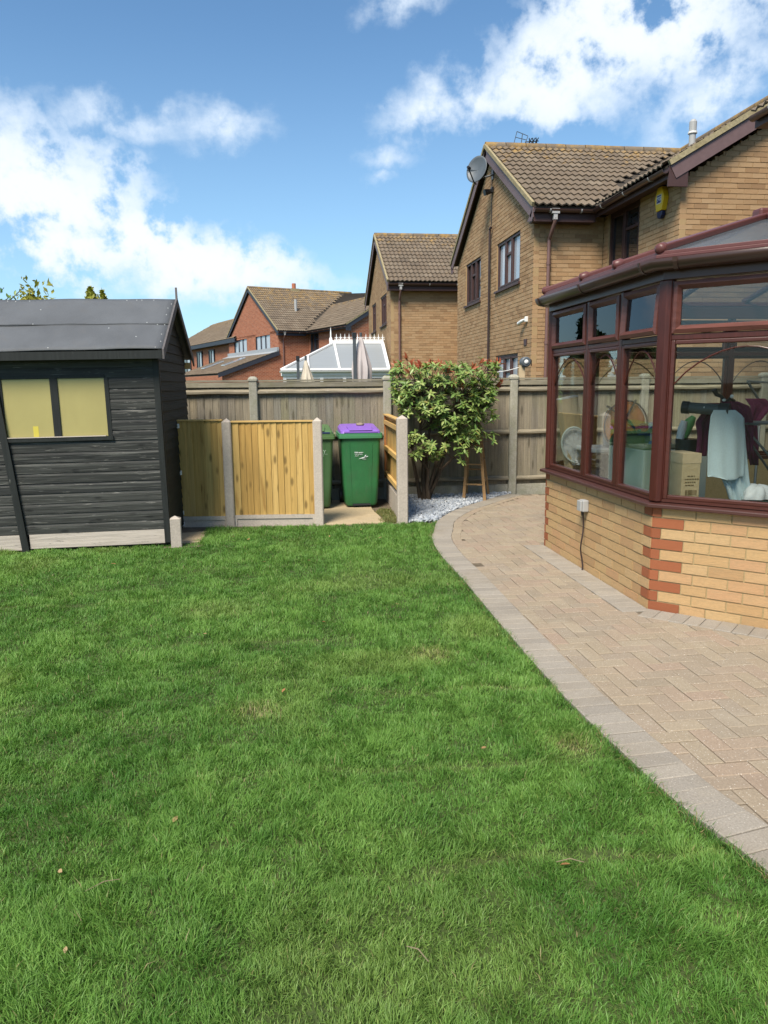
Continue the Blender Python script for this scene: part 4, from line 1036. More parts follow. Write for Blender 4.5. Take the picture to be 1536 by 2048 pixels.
# ------------------------------------------------------------------ white conservatory and parasols beyond the fence
wc = thing('conservatory', 'white conservatory with crested ridge beyond the fence, against the second tan house', 'conservatory', (1.6, 23.6, 0))
X0, X1, YF, YB = -.06, 3.20, 23.0, 25.9; ZE, ZR = 2.06, 2.93; YR = 24.4; XR = 1.60
mb = MB()
mb.box((X0, YF, 0), (X1, YF+.1, .6)).box((X0, YF+.1, 0), (X0+.1, YB, .6)); mb.build('dwarf_wall', 'white_pvc', wc)
mb = MB()
mb.box((X0-.04, YF-.06, ZE-.16), (X1, YF+.08, ZE)); mb.box((X0-.06, YF+.08, ZE-.16), (X0+.08, YB, ZE))
for x in (X0, X0+.42, X0+1.12, X0+1.82, X0+2.35, X1-.10): mb.box((x, YF-.02, .6), (x+.1, YF+.06, ZE-.16))
mb.box((X0, YF-.01, ZE-.25), (X1, YF+.05, ZE-.162)); mb.build('frame', 'white_pvc', wc)
gutter(wc, Vector((X0-.1, YF-.12, ZE-.02)), Vector((X1, YF-.12, ZE-.02)), r=.05, fascia_n=(0, 1, 0), material='white_pvc', brackets=False).matrix_basis = Matrix.Translation(-base_of(wc))
MB().box((X0+.08, YF+.02, .6), (X1-.05, YF+.03, ZE-.25)).build('glazing', 'pane_dark', wc)
cb = MB()
for i in range(46):
    x = X0+.15+i*.065; cb.box((x, YF-.012, 1.0), (x+.04, YF-.006+.012, ZE-.26))
MB().box((X0+.1, YF+.10, .6), (X1-.05, YF+.12, ZE-.2)).build('blind', 'curtain', wc)
rp = [((X0-.05, YF-.06, ZE), (X1, YF-.06, ZE), (X1, YR, ZR), (XR, YR, ZR)), ((X0-.05, YB, ZE), (X0-.05, YF-.06, ZE), (XR, YR, ZR), (XR, YR+.05, ZR))]
for p_4 in rp: MB().prism([Vector(q)+Vector((0, 0, .01)) for q in p_4], (0, 0, -.025)).build('roof_panel', 'white_poly', wc)
rbm = MB()
def rbar(a, b, w=.07, h=.05): rbm.bar(Vector(a)+Vector((0, 0, .03)), Vector(b)+Vector((0, 0, .03)), w, h)
rbar((X0-.05, YF-.06, ZE), (XR, YR, ZR), .09); rbar((X1-.03, YF-.06, ZE), (X1-.03, YR, ZR), .09)
rbar((X0+.78, YF-.06, ZE), (X0+.78, YF+.63, ZE+.435), .06); rbar((X0+1.72, YF-.06, ZE), (XR, YR, ZR), .06)
rbm.box((X0-.06, YF-.09, ZE-.0), (X1, YF-.02, ZE+.06)); rbm.build('roof_bar', 'white_pvc', wc)
rid = MB().box((XR-.15, YR-.06, ZR-.01), (X1, YR+.06, ZR+.10)).build('ridge', 'white_pvc', wc)
fin = MB().tube([(XR-.10, YR, ZR+.08), (XR-.10, YR, ZR+.16), (XR-.10, YR, ZR+.20), (XR-.10, YR, ZR+.34), (XR-.10, YR, ZR+.50)], [.06, .05, .025, .022, .006], 8).build('finial', 'white_pvc', wc)
cr = MB()
cr.ell((0, 0, .02), (.022, .02, .03), 8, 5).tube([(0, 0, 0), (0, 0, .09), (0, 0, .17)], [.018, .012, .004], 6).tube([(-.055, 0, .075), (0, 0, .055), (.055, 0, .075)], [.006, .014, .006], 6).tube([(-.055, 0, .03), (-.035, 0, .0)], .012, 5).tube([(.055, 0, .03), (.035, 0, .0)], .012, 5)
crm = cr.mesh('crest'); crm.materials.append(M['white_pvc'])
nfin = 12
for i in range(nfin):
    piece('crest', crm, Vector((XR+.08+i*(X1-XR-.10)/(nfin-1), YR, ZR+.11))-base_of(wc), wc, scale=(1.1, 1.1, 1.15))
def parasol(base, zt, label, mat_, polep, wid, seed):
    r_ = thing('parasol', label, 'parasol', (base[0], base[1], 0)); rd = random.Random(seed); bx, by = base
    MB().box((bx-.4, by-.4, -.02), (bx+.4, by+.4, .06)).build('base', 'dark_pole', r_, bevel=.01)
    px_ = bx+polep
    MB().box((px_-.035, by-.18, .06), (px_+.035, by-.11, zt)).build('pole', 'dark_pole', r_)
    MB().box((px_-.045, by-.19, zt-.10), (px_+.045, by-.10, zt+.02)).build('pole_cap', 'black_plastic', r_)
    n, mz = 36, 14; z0 = .75; zc = zt-.05
    def f(a, b):
        an_ = a*6.2832; z = zc+(z0-zc)*b
        r0 = wid*(.12+.88*min(1, (b*2.6))**.8)*(1.0-.10*math.sin(b*7+seed)); fold = 1+.22*math.sin(an_*8+seed+b*1.3)*min(1, b*3)+.10*math.sin(an_*5+b*4)
        return Vector((bx+math.cos(an_)*r0*fold, by+math.sin(an_)*r0*fold, z))
    MB().grid(f, n, mz).build('folded_canopy', mat_, r_, smooth=60)
    MB().tube([(bx, by, zc-.05), (bx, by, zt+.03)], .03, 8).build('finial', 'dark_pole', r_)
pb = AY(722, 700, 17); ztop = AY(715, 668, 17).z
parasol((pb.x, 17), ztop, 'tall folded pale grey parasol beside a dark pole, beyond the fence', 'pale_fabric', -.16, .19, 3)
pc = AY(612, 735, 19); ztc = AY(610, 714, 19).z
parasol((pc.x, 19), ztc, 'shorter folded cream parasol beyond the fence, left of the white conservatory', 'cream_fabric', -.20, .155, 8)

# ------------------------------------------------------------------ rear fence
FY = 10.5
fence = thing('boundary_fence', 'long weathered grey timber fence with concrete posts across the back of the garden', 'fence', (1.4, FY, 0))
posts = [-4.15, -2.30, -.44, 1.42, 3.26, 5.25, 7.15, 9.0]
def post_mesh(mb, x, y, h, w=.115, d=.115, cap='pyr', rz=0.0):
    hw, hd = w/2, d/2; c = .012
    ring = [(-hw+c, -hd), (hw-c, -hd), (hw, -hd+c), (hw, hd-c), (hw-c, hd), (-hw+c, hd), (-hw, hd-c), (-hw, -hd+c)]
    cs, sn = math.cos(rz), math.sin(rz); P = lambda a, b, z: (x+a*cs-b*sn, y+a*sn+b*cs, z)
    n = 8; vs = [P(a, b, -.1) for a, b in ring]+[P(a, b, h) for a, b in ring]
    if cap == 'pyr':
        vs += [P(0, 0, h+.042)]; fs = [(i, (i+1) % n, (i+1) % n+n, i+n) for i in range(n)]+[(i+n, (i+1) % n+n, 2*n) for i in range(n)]
    else:
        rings = [(1.0, h), (1.16, h+.004), (1.18, h+.028), (.95, h+.05), (.55, h+.066)]
        vs = [P(a, b, -.1) for a, b in ring]; fs = []
        for (k, z) in rings: vs += [P(a*k, b*k, z) for a, b in ring]
        for r_ in range(len(rings)): fs += [(r_*n+i, r_*n+(i+1) % n, (r_+1)*n+(i+1) % n, (r_+1)*n+i) for i in range(n)]
        fs.append(tuple(len(rings)*n+i for i in range(n)))
    return mb.add(vs, fs)
for x in posts: post_mesh(MB(), x, FY-.02, 1.665, cap='dome').build('post', 'old_concrete', fence)
for i in range(len(posts)-1):
    xa, xb = posts[i]+.058, posts[i+1]-.058
    if posts[i+1] < -1.6: continue
    x = xa; k = 0
    while x < xb-.02:
        w = min(.108+random.random()*.012, xb-x+.012)
        zt = 1.655; j = random.random()*.003; tk = .016; sl2 = .008
        y0 = FY+j
        MB().add([(x, y0-.004, .145), (x+w, y0-.004-sl2, .145), (x+w, y0+tk-sl2, .145), (x, y0+tk*.4, .145), (x, y0-.004, zt), (x+w, y0-.004-sl2, zt), (x+w, y0+tk-sl2, zt), (x, y0+tk*.4, zt)],
                 [(0,3,2,1),(4,5,6,7),(0,1,5,4),(1,2,6,5),(2,3,7,6),(3,0,4,7)]).build('board', 'old_board', fence)
        x += w-.011; k += 1
    zo = 0.0
    for (z, hgt) in ((1.49, .07), (.88, .065), (.205, .065)):
        r_ = MB(); n = 9
        for s in range(n):          # a worn, slightly uneven rail
            u0, u1 = xa+(xb-xa)*s/n, xa+(xb-xa)*(s+1)/n
            j0 = .003*math.sin(s*1.7+i*2+z*9); j1 = .003*math.sin((s+1)*1.7+i*2+z*9)
            A_ = [(u0, FY-.018, z-.006+j0), (u0, FY-.062, z+.012+j0), (u0, FY-.064, z+hgt*.55+j0), (u0, FY-.018, z+hgt+j0)]
            B_ = [(u1, FY-.018, z-.006+j1), (u1, FY-.062, z+.012+j1), (u1, FY-.064, z+hgt*.55+j1), (u1, FY-.018, z+hgt+j1)]
            r_.add(A_+B_, [(0, 1, 5, 4), (1, 2, 6, 5), (2, 3, 7, 6)]+([(3, 2, 1, 0)] if s == 0 else [])+([(4, 5, 6, 7)] if s == n-1 else []))
        r_.build('rail', 'old_rail', fence)
    MB().box((xa, FY-.045, 1.66), (xb, FY+.035, 1.685)).build('capping', 'old_cap', fence)
    MB().box((xa, FY-.040, 1.585), (xb, FY-.022, 1.655)).build('capping_strip', 'old_cap', fence)
    MB().box((xa, FY-.034, -.1), (xb, FY+.02, .143)).build('gravel_board', 'old_concrete', fence, bevel=.006)

# ------------------------------------------------------------------ bin store fencing
P0, P1, P2 = Vector((-1.235, 8.74, 0)), Vector((-.68, 8.68, 0)), Vector((.35, 8.57, 0))
bs = thing('bin_store_fence', 'new yellow timber panels between concrete posts screening the bins, beside the black shed', 'fence', (-.3, 8.62, 0))
def panel(root, a, b, z0, z1, nb, back=False, mat_='new_board', skip=()):
    d = (b-a); L = d.length; d.normalize(); n_ = Vector((d.y, -d.x, 0)); rz = math.atan2(d.y, d.x)
    w = L/nb
    for i in range(nb):
        j = (random.random()-.5)*.006; wj = w+.012; zt = z1-random.random()*.004; zb = z0-random.random()*.012
        o = a+d*(i*w); yo = n_*(.004+j)
        MB().add([o+yo+Vector((0, 0, zb)), o+d*wj+yo+n_*.011+Vector((0, 0, zb)), o+d*wj+yo-n_*.006+Vector((0, 0, zb)), o+yo-n_*.006+Vector((0, 0, zb)),
                  o+yo+Vector((0, 0, zt)), o+d*wj+yo+n_*.011+Vector((0, 0, zt)), o+d*wj+yo-n_*.006+Vector((0, 0, zt)), o+yo-n_*.006+Vector((0, 0, zt))],
                 [(0,3,2,1),(4,5,6,7),(0,1,5,4),(1,2,6,5),(2,3,7,6),(3,0,4,7)]).build('board', mat_, root)
    MB().obox(a-n_*.05+Vector((0, 0, z1)), d*L, n_*.078, Vector((0, 0, .016))).build('capping', 'new_rail', root)
    for z in (z0+.05, (z0+z1)/2-.03, z1-.12):
        MB().obox(a-n_*.045+Vector((0, 0, z)), d*L, n_*.037, Vector((0, 0, .055))).build('rail', 'new_rail', root)
def gravel(root, a, b, z1, lip=True):
    d = b-a; n_ = Vector((d.y, -d.x, 0)).normalized()
    g = MB().obox(a-n_*.02+Vector((0, 0, -.1)), d, n_*.03, Vector((0, 0, z1+.1)))
    g.obox(a+n_*.01+Vector((0, 0, z1-.045)), d, n_*.012, Vector((0, 0, .045))); g.obox(a+n_*.01+Vector((0, 0, -.1)), d*.03, n_*.012, Vector((0, 0, z1+.055))); g.obox(a+d*.97+n_*.01+Vector((0, 0, -.1)), d*.03, n_*.012, Vector((0, 0, z1+.055)))
    g.build('gravel_board', 'concrete', root)
dd1 = (P1-P0).normalized(); dd2 = (P2-P1).normalized()
panel(bs, P0, P1-dd1*.05, .115, 1.215, 7); gravel(bs, P0, P1-dd1*.05, .11)
panel(bs, P1+dd2*.05, P2-dd2*.05, .125, 1.195, 13); gravel(bs, P1+dd2*.05, P2-dd2*.05, .12)
for q in (P1, P2): post_mesh(MB(), q.x, q.y, 1.20, .105, .105, rz=-.10).build('post', 'concrete', bs)
for z in (1.135, .60, .13, .0):
    MB().box((P0.x-.005, P0.y-.045, z), (P0.x+.022, P0.y-.012, z+.05)).build('panel_clip', 'white_plastic', bs, bevel=.003)
bs2 = thing('bin_store_fence', 'short yellow timber side panel with one concrete post, right of the purple lidded bin', 'fence', (1.35, 9.4, 0))
Q0, Q1 = Vector((1.325, 8.54, 0)), Vector((1.40, 10.40, 0)); dq = (Q1-Q0).normalized()
# rails face the bins (to the left); boards on the far side
panel(bs2, Q0+dq*.05, Q1, .30, 1.185, 17); gravel(bs2, Q0+dq*.05, Q1, .25)
MB().obox(Q1-dq*.10+Vector((-.045, 0, .30)), dq*.035, Vector((.03, 0, 0)), Vector((0, 0, .88))).build('batten', 'shaded_rail', bs2)
MB().obox(Q0+dq*.06+Vector((-.045, 0, .30)), dq*.035, Vector((.03, 0, 0)), Vector((0, 0, .88))).build('batten', 'new_rail', bs2)
post_mesh(MB(), Q0.x, Q0.y-.03, 1.215, .125, .105).build('post', 'concrete', bs2)
# stub of a slotted concrete post by the shed
st = thing('concrete_post_stub', 'short cut off slotted concrete post at the corner of the shed', 'post', (-1.155, 7.66, 0))
ring = [(-.055, -.05), (.045, -.05), (.052, -.043), (.052, -.018), (.020, -.012), (.020, .018), (.052, .024), (.052, .05), (-.055, .05)]
cs_, sn_ = math.cos(.10), math.sin(.10)
RP = lambda a, b, z: Vector((-1.155+a*cs_-b*sn_, 7.66+a*sn_+b*cs_, z))
n = len(ring); vs = [RP(a, b, -.1) for a, b in ring]+[RP(a, b, .275) for a, b in ring]+[RP(-.005, 0, .305)]
MB().add(vs, [(i, (i+1) % n, (i+1) % n+n, i+n) for i in range(n)]+[(i+n, (i+1) % n+n, 2*n) for i in range(n)]).build('shaft', 'concrete', st)

# ------------------------------------------------------------------ shed
SX1, SX0, SY0, SY1 = -1.222, -5.2, 7.68, 9.70
shed = thing('shed', 'black stained timber shed with felt roof and two yellowed windows, left of the bin store', 'shed', (SX1, SY0, 0))
ZW = 2.0; SM = (SY0+SY1)/2; ZRG = 2.525
wins = [(-2.70, -2.255, 1.135, 1.705), (-2.185, -1.745, 1.135, 1.705)]
wx = (-2.735, -1.705)
z = .215; rows = []
pitch_ = .102
z0_ = .17
MB().box((SX0, SY0+.012, 0), (SX1-.004, SY0+.03, ZW)).build('front_wall', 'dark_recess', shed)
MB().box((SX1-.03, SY0+.03, 0), (SX1-.016, SY1, ZW)).prism([(SX1-.03, SY0+.03, ZW), (SX1-.03, SY1, ZW), (SX1-.03, SM, ZRG-.05)], (.014, 0, 0)).build('side_wall', 'dark_recess', shed)
MB().box((SX0, SY1-.03, 0), (SX1-.03, SY1, ZW)).box((SX0, SY0+.03, 0), (SX0+.03, SY1-.03, ZW)).build('rear_wall', 'dark_recess', shed)
for i in range(19):
    za = z0_+i*pitch_; zb = min(za+pitch_+.004, ZW)
    if za > ZW-.03: break
    segs = [(SX0, SX1-.05)]
    zm = (za+zb)/2
    if 1.105 < zm < 1.735: segs = [(SX0, -2.74), (-1.705, SX1-.05)]
    for (xa, xb) in segs:
        j = random.random()*.004
        yb = SY0+.011
        MB().add([(xa, SY0-.010-j, za), (xb, SY0-.010-j, za), (xb, yb, za), (xa, yb, za), (xa, SY0-.010-j, za+pitch_*.72), (xb, SY0-.010-j, za+pitch_*.72), (xb, SY0+.001-j, zb), (xa, SY0+.001-j, zb), (xb, yb, zb), (xa, yb, zb)],
                 [(0,1,5,4),(4,5,6,7),(7,6,8,9),(0,3,2,1),(1,2,8,6,5),(3,0,4,7,9)]).build('plank', 'shed_plank', shed)
MB().box((SX0, SY0-.018, .015), (-2.66, SY0+.011, .168)).build('base_plank', 'shed_base', shed)
MB().box((-2.585, SY0-.018, .025), (SX1-.05, SY0+.011, .168)).build('base_plank', 'shed_base', shed)
# side planks, cut to the gable
for i in range(26):
    za = .03+i*pitch_; zb = za+pitch_
    zc = max(za, ZW-.02)
    if za >= ZRG-.09: break
    def lim(z): return (SY0, SY1) if z <= ZW else (SY0+(z-ZW)/(ZRG-.03-ZW)*(SM-SY0), SY1-(z-ZW)/(ZRG-.03-ZW)*(SY1-SM))
    (a0, a1), (b0, b1) = lim(za), lim(min(zb, ZRG-.04)); a0 += .045 if za < ZW-.1 else .0; b0 += .045 if zb < ZW-.05 else 0
    x1 = SX1+.004+random.random()*.002; x0 = SX1-.015
    MB().add([(x1, a0, za), (x1, a1, za), (x0, a1, za), (x0, a0, za), (x1-.011, b0, zb), (x1-.011, b1, zb), (x0, b1, zb), (x0, b0, zb)],
             [(0,1,5,4),(4,5,6,7),(0,3,2,1),(1,2,6,5),(2,3,7,6),(3,0,4,7)]).build('plank', 'shed_side', shed)
MB().box((SX1-.05, SY0-.022, .03), (SX1+.006, SY0+.0, ZW-.0)).box((SX1-.002, SY0+.0, .03), (SX1+.010, SY0+.042, ZW)).build('corner_trim', 'shed_trim', shed)
MB().obox((-2.655, SY0-.045, -.02), (.065, 0, 0), (0, .045, 0), (-.165, 0, 1.93)).build('door_post', 'shed_trim', shed)
wf = MB()
wf.box((wx[0], SY0-.022, 1.705), (wx[1]-.03, SY0+.011, 1.735)).box((wx[0]-.01, SY0-.035, 1.095), (wx[1]+.01, SY0+.011, 1.133)).box((-2.255, SY0-.018, 1.133), (-2.185, SY0+.011, 1.705)).box((wx[0], SY0-.018, 1.133), (-2.70, SY0+.011, 1.705)).box((-1.745, SY0-.018, 1.133), (-1.705, SY0+.011, 1.705))
wfo = wf.build('window_frame', 'shed_trim', shed)
for (a, b, c, d) in wins: MB().box((a+.001, SY0-.006, c-.001), (b-.001, SY0+.004, d-.001)).build('pane', 'shed_window', wfo)
MB().box((-2.30-.15, SY0-.0075, 1.14), (-2.40, SY0-.0062, 1.245)).build('yellow_patch', 'patch_yellow', wfo)  # small brighter yellow patch on the left pane
MB().box((-2.69, SY0-.040, 1.133), (-1.76, SY0-.0185, 1.141)).build('window_ledge', 'shed_base', wfo)
# roof: two felted slopes with sag, fascia and bargeboards
EV = .16; RX1 = SX1+.09
slope = .51
def rz_(y): return ZRG - abs(y-SM)*slope+.03
def rf(a, b, side):
    x = SX0-.1+(RX1-SX0+.1)*a; y = (SY0-EV)+(SM-SY0+EV)*b if side == 0 else (SY1+EV*1.2)-(SY1+EV*1.2-SM)*b
    return Vector((x, y, rz_(y)+.004*math.sin(x*3.1+b*2)+.003*math.sin(x*7.7)+(.006 if b < .47 and side == 0 else 0)-.006*math.sin(math.pi*b)))
rfm = MB().grid(lambda a, b: rf(a, b, 0), 40, 17); rfm.grid(lambda a, b: rf(1-a, b, 1), 40, 8)
rfm.build('felt_roof', 'felt', shed, smooth=30, solid=.012)
lap = [Vector((x, 0, 0)) for x in ()]
lp_ = MB(); yl = SY0-EV+(SM-SY0+EV)*.47
for i in range(40):
    xa = SX0-.1+(RX1-SX0+.1)*i/40; xb = SX0-.1+(RX1-SX0+.1)*(i+1)/40
    lp_.box((xa, yl-.012, rz_(yl)+.001), (xb, yl+.01, rz_(yl)+.0115+.003*math.sin(i*1.3)))
lp_.build('felt_lap', 'felt', shed)
nl = MB()
for i in range(34):
    x = SX0+random.random()*(RX1-SX0); b = random.choice((.03, .03, .45, .5, .97, random.random())); 
    if i > 27: x = RX1-.03-random.random()*.05; b = random.random()
    v = rf((x-SX0+.1)/(RX1-SX0+.1), b, 0); nl.box((v.x-.0045, v.y-.0045, v.z+.004), (v.x+.0045, v.y+.0045, v.z+.0095))
nl.build('felt_nail', 'white_plastic', shed, kind='stuff')
MB().box((SX0-.1, SY0-EV-.012, rz_(SY0-EV)-.085), (RX1-.02, SY0-EV+.004, rz_(SY0-EV)-.008)).build('fascia', 'shed_trim', shed)
MB().prism([(SX0, SY0-EV+.006, ZW-.09), (SX0, SY0-.012, ZW-.06), (SX0, SY0-.012, ZW-.045), (SX0, SY0-EV+.006, ZW-.075)], (SX1-SX0-.02, 0, 0)).build('soffit', 'dark_recess', shed)
def barge_(ya, yb, ext):
    a = Vector((RX1-.012, ya, rz_(ya)-.075)); b = Vector((RX1-.012, yb, rz_(yb)-.075))
    MB().obox(a, b-a, (.018, 0, 0), (0, 0, .092)).build('bargeboard', 'barge_grey', shed)
barge_(SY0-EV-.03, SM, 0); barge_(SY1+EV*1.2+.02, SM, 0)
MB().prism([(RX1-.014, SM-.016, ZRG-.02), (RX1-.014, SM+.016, ZRG-.02), (RX1-.014, SM+.004, ZRG+.155), (RX1-.014, SM-.004, ZRG+.155)], (.022, 0, 0)).build('finial', 'barge_grey', shed)
MB().box((SX1-.2, SY1+.04, ZW-.18), (RX1-.03, SY1+.06, ZW-.10)).build('rear_fascia', 'new_rail', shed)
shed.rotation_euler = (0, -R(.6), 0); shed.location.z = .0

# ------------------------------------------------------------------ wheelie bins
def wheelie(x, y, label, body, rim, lid, purple):
    b = thing('wheelie_bin', label, 'wheelie bin', (x, y, 0), group=None)
    H = .965; f0 = -.0; hw0, hw1 = .215, .265; d0, d1 = .50, .66
    def ring(z, hw, dep, yf, r=.045):
        pts = []
        for (cx, cy, a0) in ((hw-r, yf+r, -90), (hw-r, yf+dep-r, 0), (-hw+r, yf+dep-r, 90), (-hw+r, yf+r, 180)):
            for k in range(5):
                a = R(a0+k*22.5); pts.append(Vector((x+cx+r*math.cos(a), y+cy+r*math.sin(a), z)))
        return pts
    mb = MB(); lv = [(.025, hw0-.02, d0-.03, .035), (.06, hw0, d0, .02), (.30, hw0+.016, d0+.05, .012), (.62, hw0+.033, d0+.10, .004), (.90, hw1-.005, d1-.02, -.004), (H-.03, hw1, d1, -.006)]
    rs = [ring(*q) for q in lv]; n = len(rs[0])
    mb.add([p for r_ in rs for p in r_], [(i*n+j, i*n+(j+1) % n, (i+1)*n+(j+1) % n, (i+1)*n+j) for i in range(len(rs)-1) for j in range(n)]+[tuple(reversed(range(n)))])
    bo = mb.build('body', body, b, smooth=40)
    # front panel grooves
    g = MB()
    for s in (-1, 1):
        a0, a1 = Vector((x+s*.125, y+.018, .05)), Vector((x+s*.150, y-.006, .86)); g.bar(a0, a1, .006, .006, up=(0, 1, 0))
    g.build('seam', body, bo)
    MB().prism([(x-.12, y+.014, .03), (x+.12, y+.014, .03), (x+.115, y+.016, .055), (x-.115, y+.016, .055)], (0, -.004, 0)).build('foot_recess', 'black_plastic', bo)
    rm_ = MB(); ra = ring(H-.045, .287, .72, -.035, .03); rb_ = ring(H-.012, .289, .722, -.036, .03); rc = ring(H-.010, .284, .715, -.031, .03); rd_ = ring(H+.018, .284, .715, -.031, .03); re = ring(H+.018, .262, .67, -.01, .03); rg = ring(H-.045, hw1-.002, d1, -.004)
    n = len(ra); L_ = [rg, ra, rb_, rc, rd_, re]
    rm_.add([p for r_ in L_ for p in r_], [(i*n+j, i*n+(j+1) % n, (i+1)*n+(j+1) % n, (i+1)*n+j) for i in range(len(L_)-1) for j in range(n)])
    rm_.build('rim', rim, b, smooth=35)
    # lid: rounded slab, higher towards the hinge, with a raised middle and a handle lip
    ld = MB()
    la = ring(H+.019, .262, .69, -.018, .05); lb = ring(H+.045, .258, .685, -.012, .06); lc = ring(H+.060, .235, .64, .012, .07)
    for r_, k in ((lb, .035), (lc, .055)):
        for p in r_: p.z += max(0, (p.y-y)/.70)*k
    ld.add(la+lb+lc, [(i*n+j, i*n+(j+1) % n, (i+1)*n+(j+1) % n, (i+1)*n+j) for i in range(2) for j in range(n)]+[tuple(2*n+j for j in range(n))])
    lo = ld.build('lid', lid, b, smooth=35)
    MB().prism([(x-.15, y-.022, H+.052), (x+.15, y-.022, H+.052), (x+.17, y+.25, H+.092), (x-.17, y+.25, H+.092)], (0, 0, .014)).build('lid_handle', lid, lo, bevel=.006)
    MB().box((x-.22, y-.024, H+.024), (x+.22, y-.017, H+.046)).build('lid_recess', 'navy_cloth' if not purple else lid, lo, bevel=.003)
    MB().tube([(x-.2, y+.69, H+.03), (x+.2, y+.69, H+.03)], .016, 8).build('handle_bar', body, b)
    for s in (-1, 1): MB().tube([(x+s*.20, y+.56, .10), (x+s*.255, y+.56, .10)], .10, 18).build('wheel', 'black_plastic', b, smooth=40)
    return b, bo, lo
BX, BY = .955, 9.63
bn, bo, lo = wheelie(BX, BY, 'green wheelie bin with purple lid and a stone on top', 'bin', 'bin_rim', 'lid_purple', True)
def print_on(body_, txt, size, xoff, z, material, bold=0.0, by=BY, bx=BX, root=None):
    me = text_mesh(txt, size, material, bold); yf = by+.02-.026*(z-.06)/.9-.0
    # stand the letters just proud of the sloping front
    piece('lettering', me, Vector((bx+xoff, yf-.0075, z))-base_of(body_), body_, rot=(math.pi/2+.027, 0, 0))
print_on(bo, 'Folkestone', .026, -.085, .725, 'print_white', .0008); print_on(bo, 'Hythe & District', .016, -.083, .702, 'print_white'); print_on(bo, 'Council', .016, -.083, .684, 'print_white')
yb_ = BY-.009
sw = MB()
def flat(pts): sw.add([(BX+a, yb_-.0005-.026*(z_-.67)*0, z_) for a, z_ in pts], [tuple(range(len(pts)))])
flat([(-.035, .650), (.015, .668), (.045, .678), (.070, .672), (.055, .664), (.015, .656)]); flat([(.030, .668), (.060, .702), (.068, .700), (.050, .668)]); flat([(.045, .672), (.095, .688), (.092, .682), (.055, .664)])
sw.build('bird_emblem', 'print_white', bo, solid=.001)
print_on(bo, 'shepway', .016, .012, .642, 'print_white')
bn2, bo2, lo2 = wheelie(.33, 9.58, 'dull green wheelie bin half hidden behind the yellow fence panel', 'bin_old', 'lid_green', 'lid_green', False)
print_on(bo2, 'SHEPWAY', .062, -.115, .735, 'print_grey', .0005, by=9.58, bx=.33); print_on(bo2, 'District Council', .028, -.05, .692, 'print_grey', by=9.58, bx=.33)
MB().box((.33-.10, 9.58-.003, .722), (.33+.19, 9.58-.0005, .725)).build('printed_rule', 'print_grey', bo2)
stn = MB().ell((BX+.02, BY+.27, 1.083), (.055, .05, .026), 12, 7, rough=.12, seed=4).build('stone', 'stone', None, smooth=50)
tags(stn, 'flat brown stone lying on the purple bin lid', 'stone')

# ------------------------------------------------------------------ photinia bush
bush = thing('photinia_shrub', 'large evergreen shrub with glossy leaves and red tips in front of the fence', 'shrub', (1.90, 10.0, 0))
rb_ = random.Random(5)
trunk = Vector((1.88, 10.02, 0))
twigs = []
crown_c = []
def crown_ok(p):
    # outline of the crown seen from the garden: x across, z up
    x, z = p.x, p.z
    if z > 1.12: return True
    return False
regs = [  # x0,x1,z0,z1,count: where leaf rosettes sit
    (1.42, 2.82, 1.60, 1.86, 130), (1.42, 2.86, 1.38, 1.64, 130), (1.44, 2.80, 1.18, 1.42, 90), (1.95, 2.80, .98, 1.22, 62), (2.20, 2.78, .84, 1.02, 26),
    (1.58, 2.62, .68, .90, 38), (1.52, 2.30, .56, .74, 10), (1.50, 1.80, .85, 1.0, 9), (2.05, 2.4, .86, 1.0, 14)]
ros = []
for (xa, xb, za, zb, c) in regs:
    for _ in range(c):
        x = xa+rb_.random()*(xb-xa); z = za+rb_.random()*(zb-za)
        y = 10.0+(rb_.random()**.7)*(-.52 if rb_.random() < .68 else .36)
        cx = abs(x-2.12)/.78
        y = 10.0+(y-10.0)*math.sqrt(max(.15, 1-min(1, cx)**2*.75))
        ros.append((Vector((x, y, z)), False))
for i in range(30):
    x = 1.44+1.42*(i+.5)/30+(rb_.random()-.5)*.04; ros.append((Vector((x, 9.88+rb_.random()*.30-.12, 1.78+rb_.random()*.13+.05*math.sin(x*5))), rb_.random() < .62))
for _ in range(4): ros.append((Vector((1.5+1.3*rb_.random(), 9.52+rb_.random()*.12, 1.45+rb_.random()*.35)), True))
for _ in range(3): ros.append((Vector((2.78+.12*rb_.random(), 9.75+rb_.random()*.3, 1.5+rb_.random()*.25)), True))
br = MB(); stems = []
for k, (ex, ey, ez) in enumerate([(1.62, 10.1, 1.05), (1.80, 9.92, 1.25), (2.02, 10.12, 1.3), (2.28, 9.95, 1.15), (2.52, 10.1, 1.15), (1.66, 9.85, .75), (2.38, 9.85, .72)]):
    s0 = trunk+Vector((rb_.gauss(0, .03), rb_.gauss(0, .03), -.03)); e = Vector((ex, ey, ez)); mid = s0.lerp(e, .45)+Vector((0, 0, .16))*(.8)+Vector((rb_.gauss(0, .04), rb_.gauss(0, .03), 0))
    pts = [s0, s0.lerp(mid, .5)+Vector((rb_.gauss(0, .02), 0, .02)), mid, mid.lerp(e, .5)+Vector((rb_.gauss(0, .03), rb_.gauss(0, .03), .02)), e]
    br.tube(pts, [.034, .026, .021, .016, .011], 7); stems.append(pts)
tr = br.build('trunk', 'bark', bush, smooth=50)
tw = MB(); alln = [p for s in stems for p in s[2:]]
for (p, red) in ros:
    q = min(alln, key=lambda a: (a-p).length+max(0, a.z-p.z)*2); m_ = q.lerp(p, .55)+Vector((rb_.gauss(0, .04), rb_.gauss(0, .04), .03))
    tw.tube([q, m_, p], [.007, .005, .003], 4, cap=False)
tw.build('twig', 'bark', bush, kind='stuff')
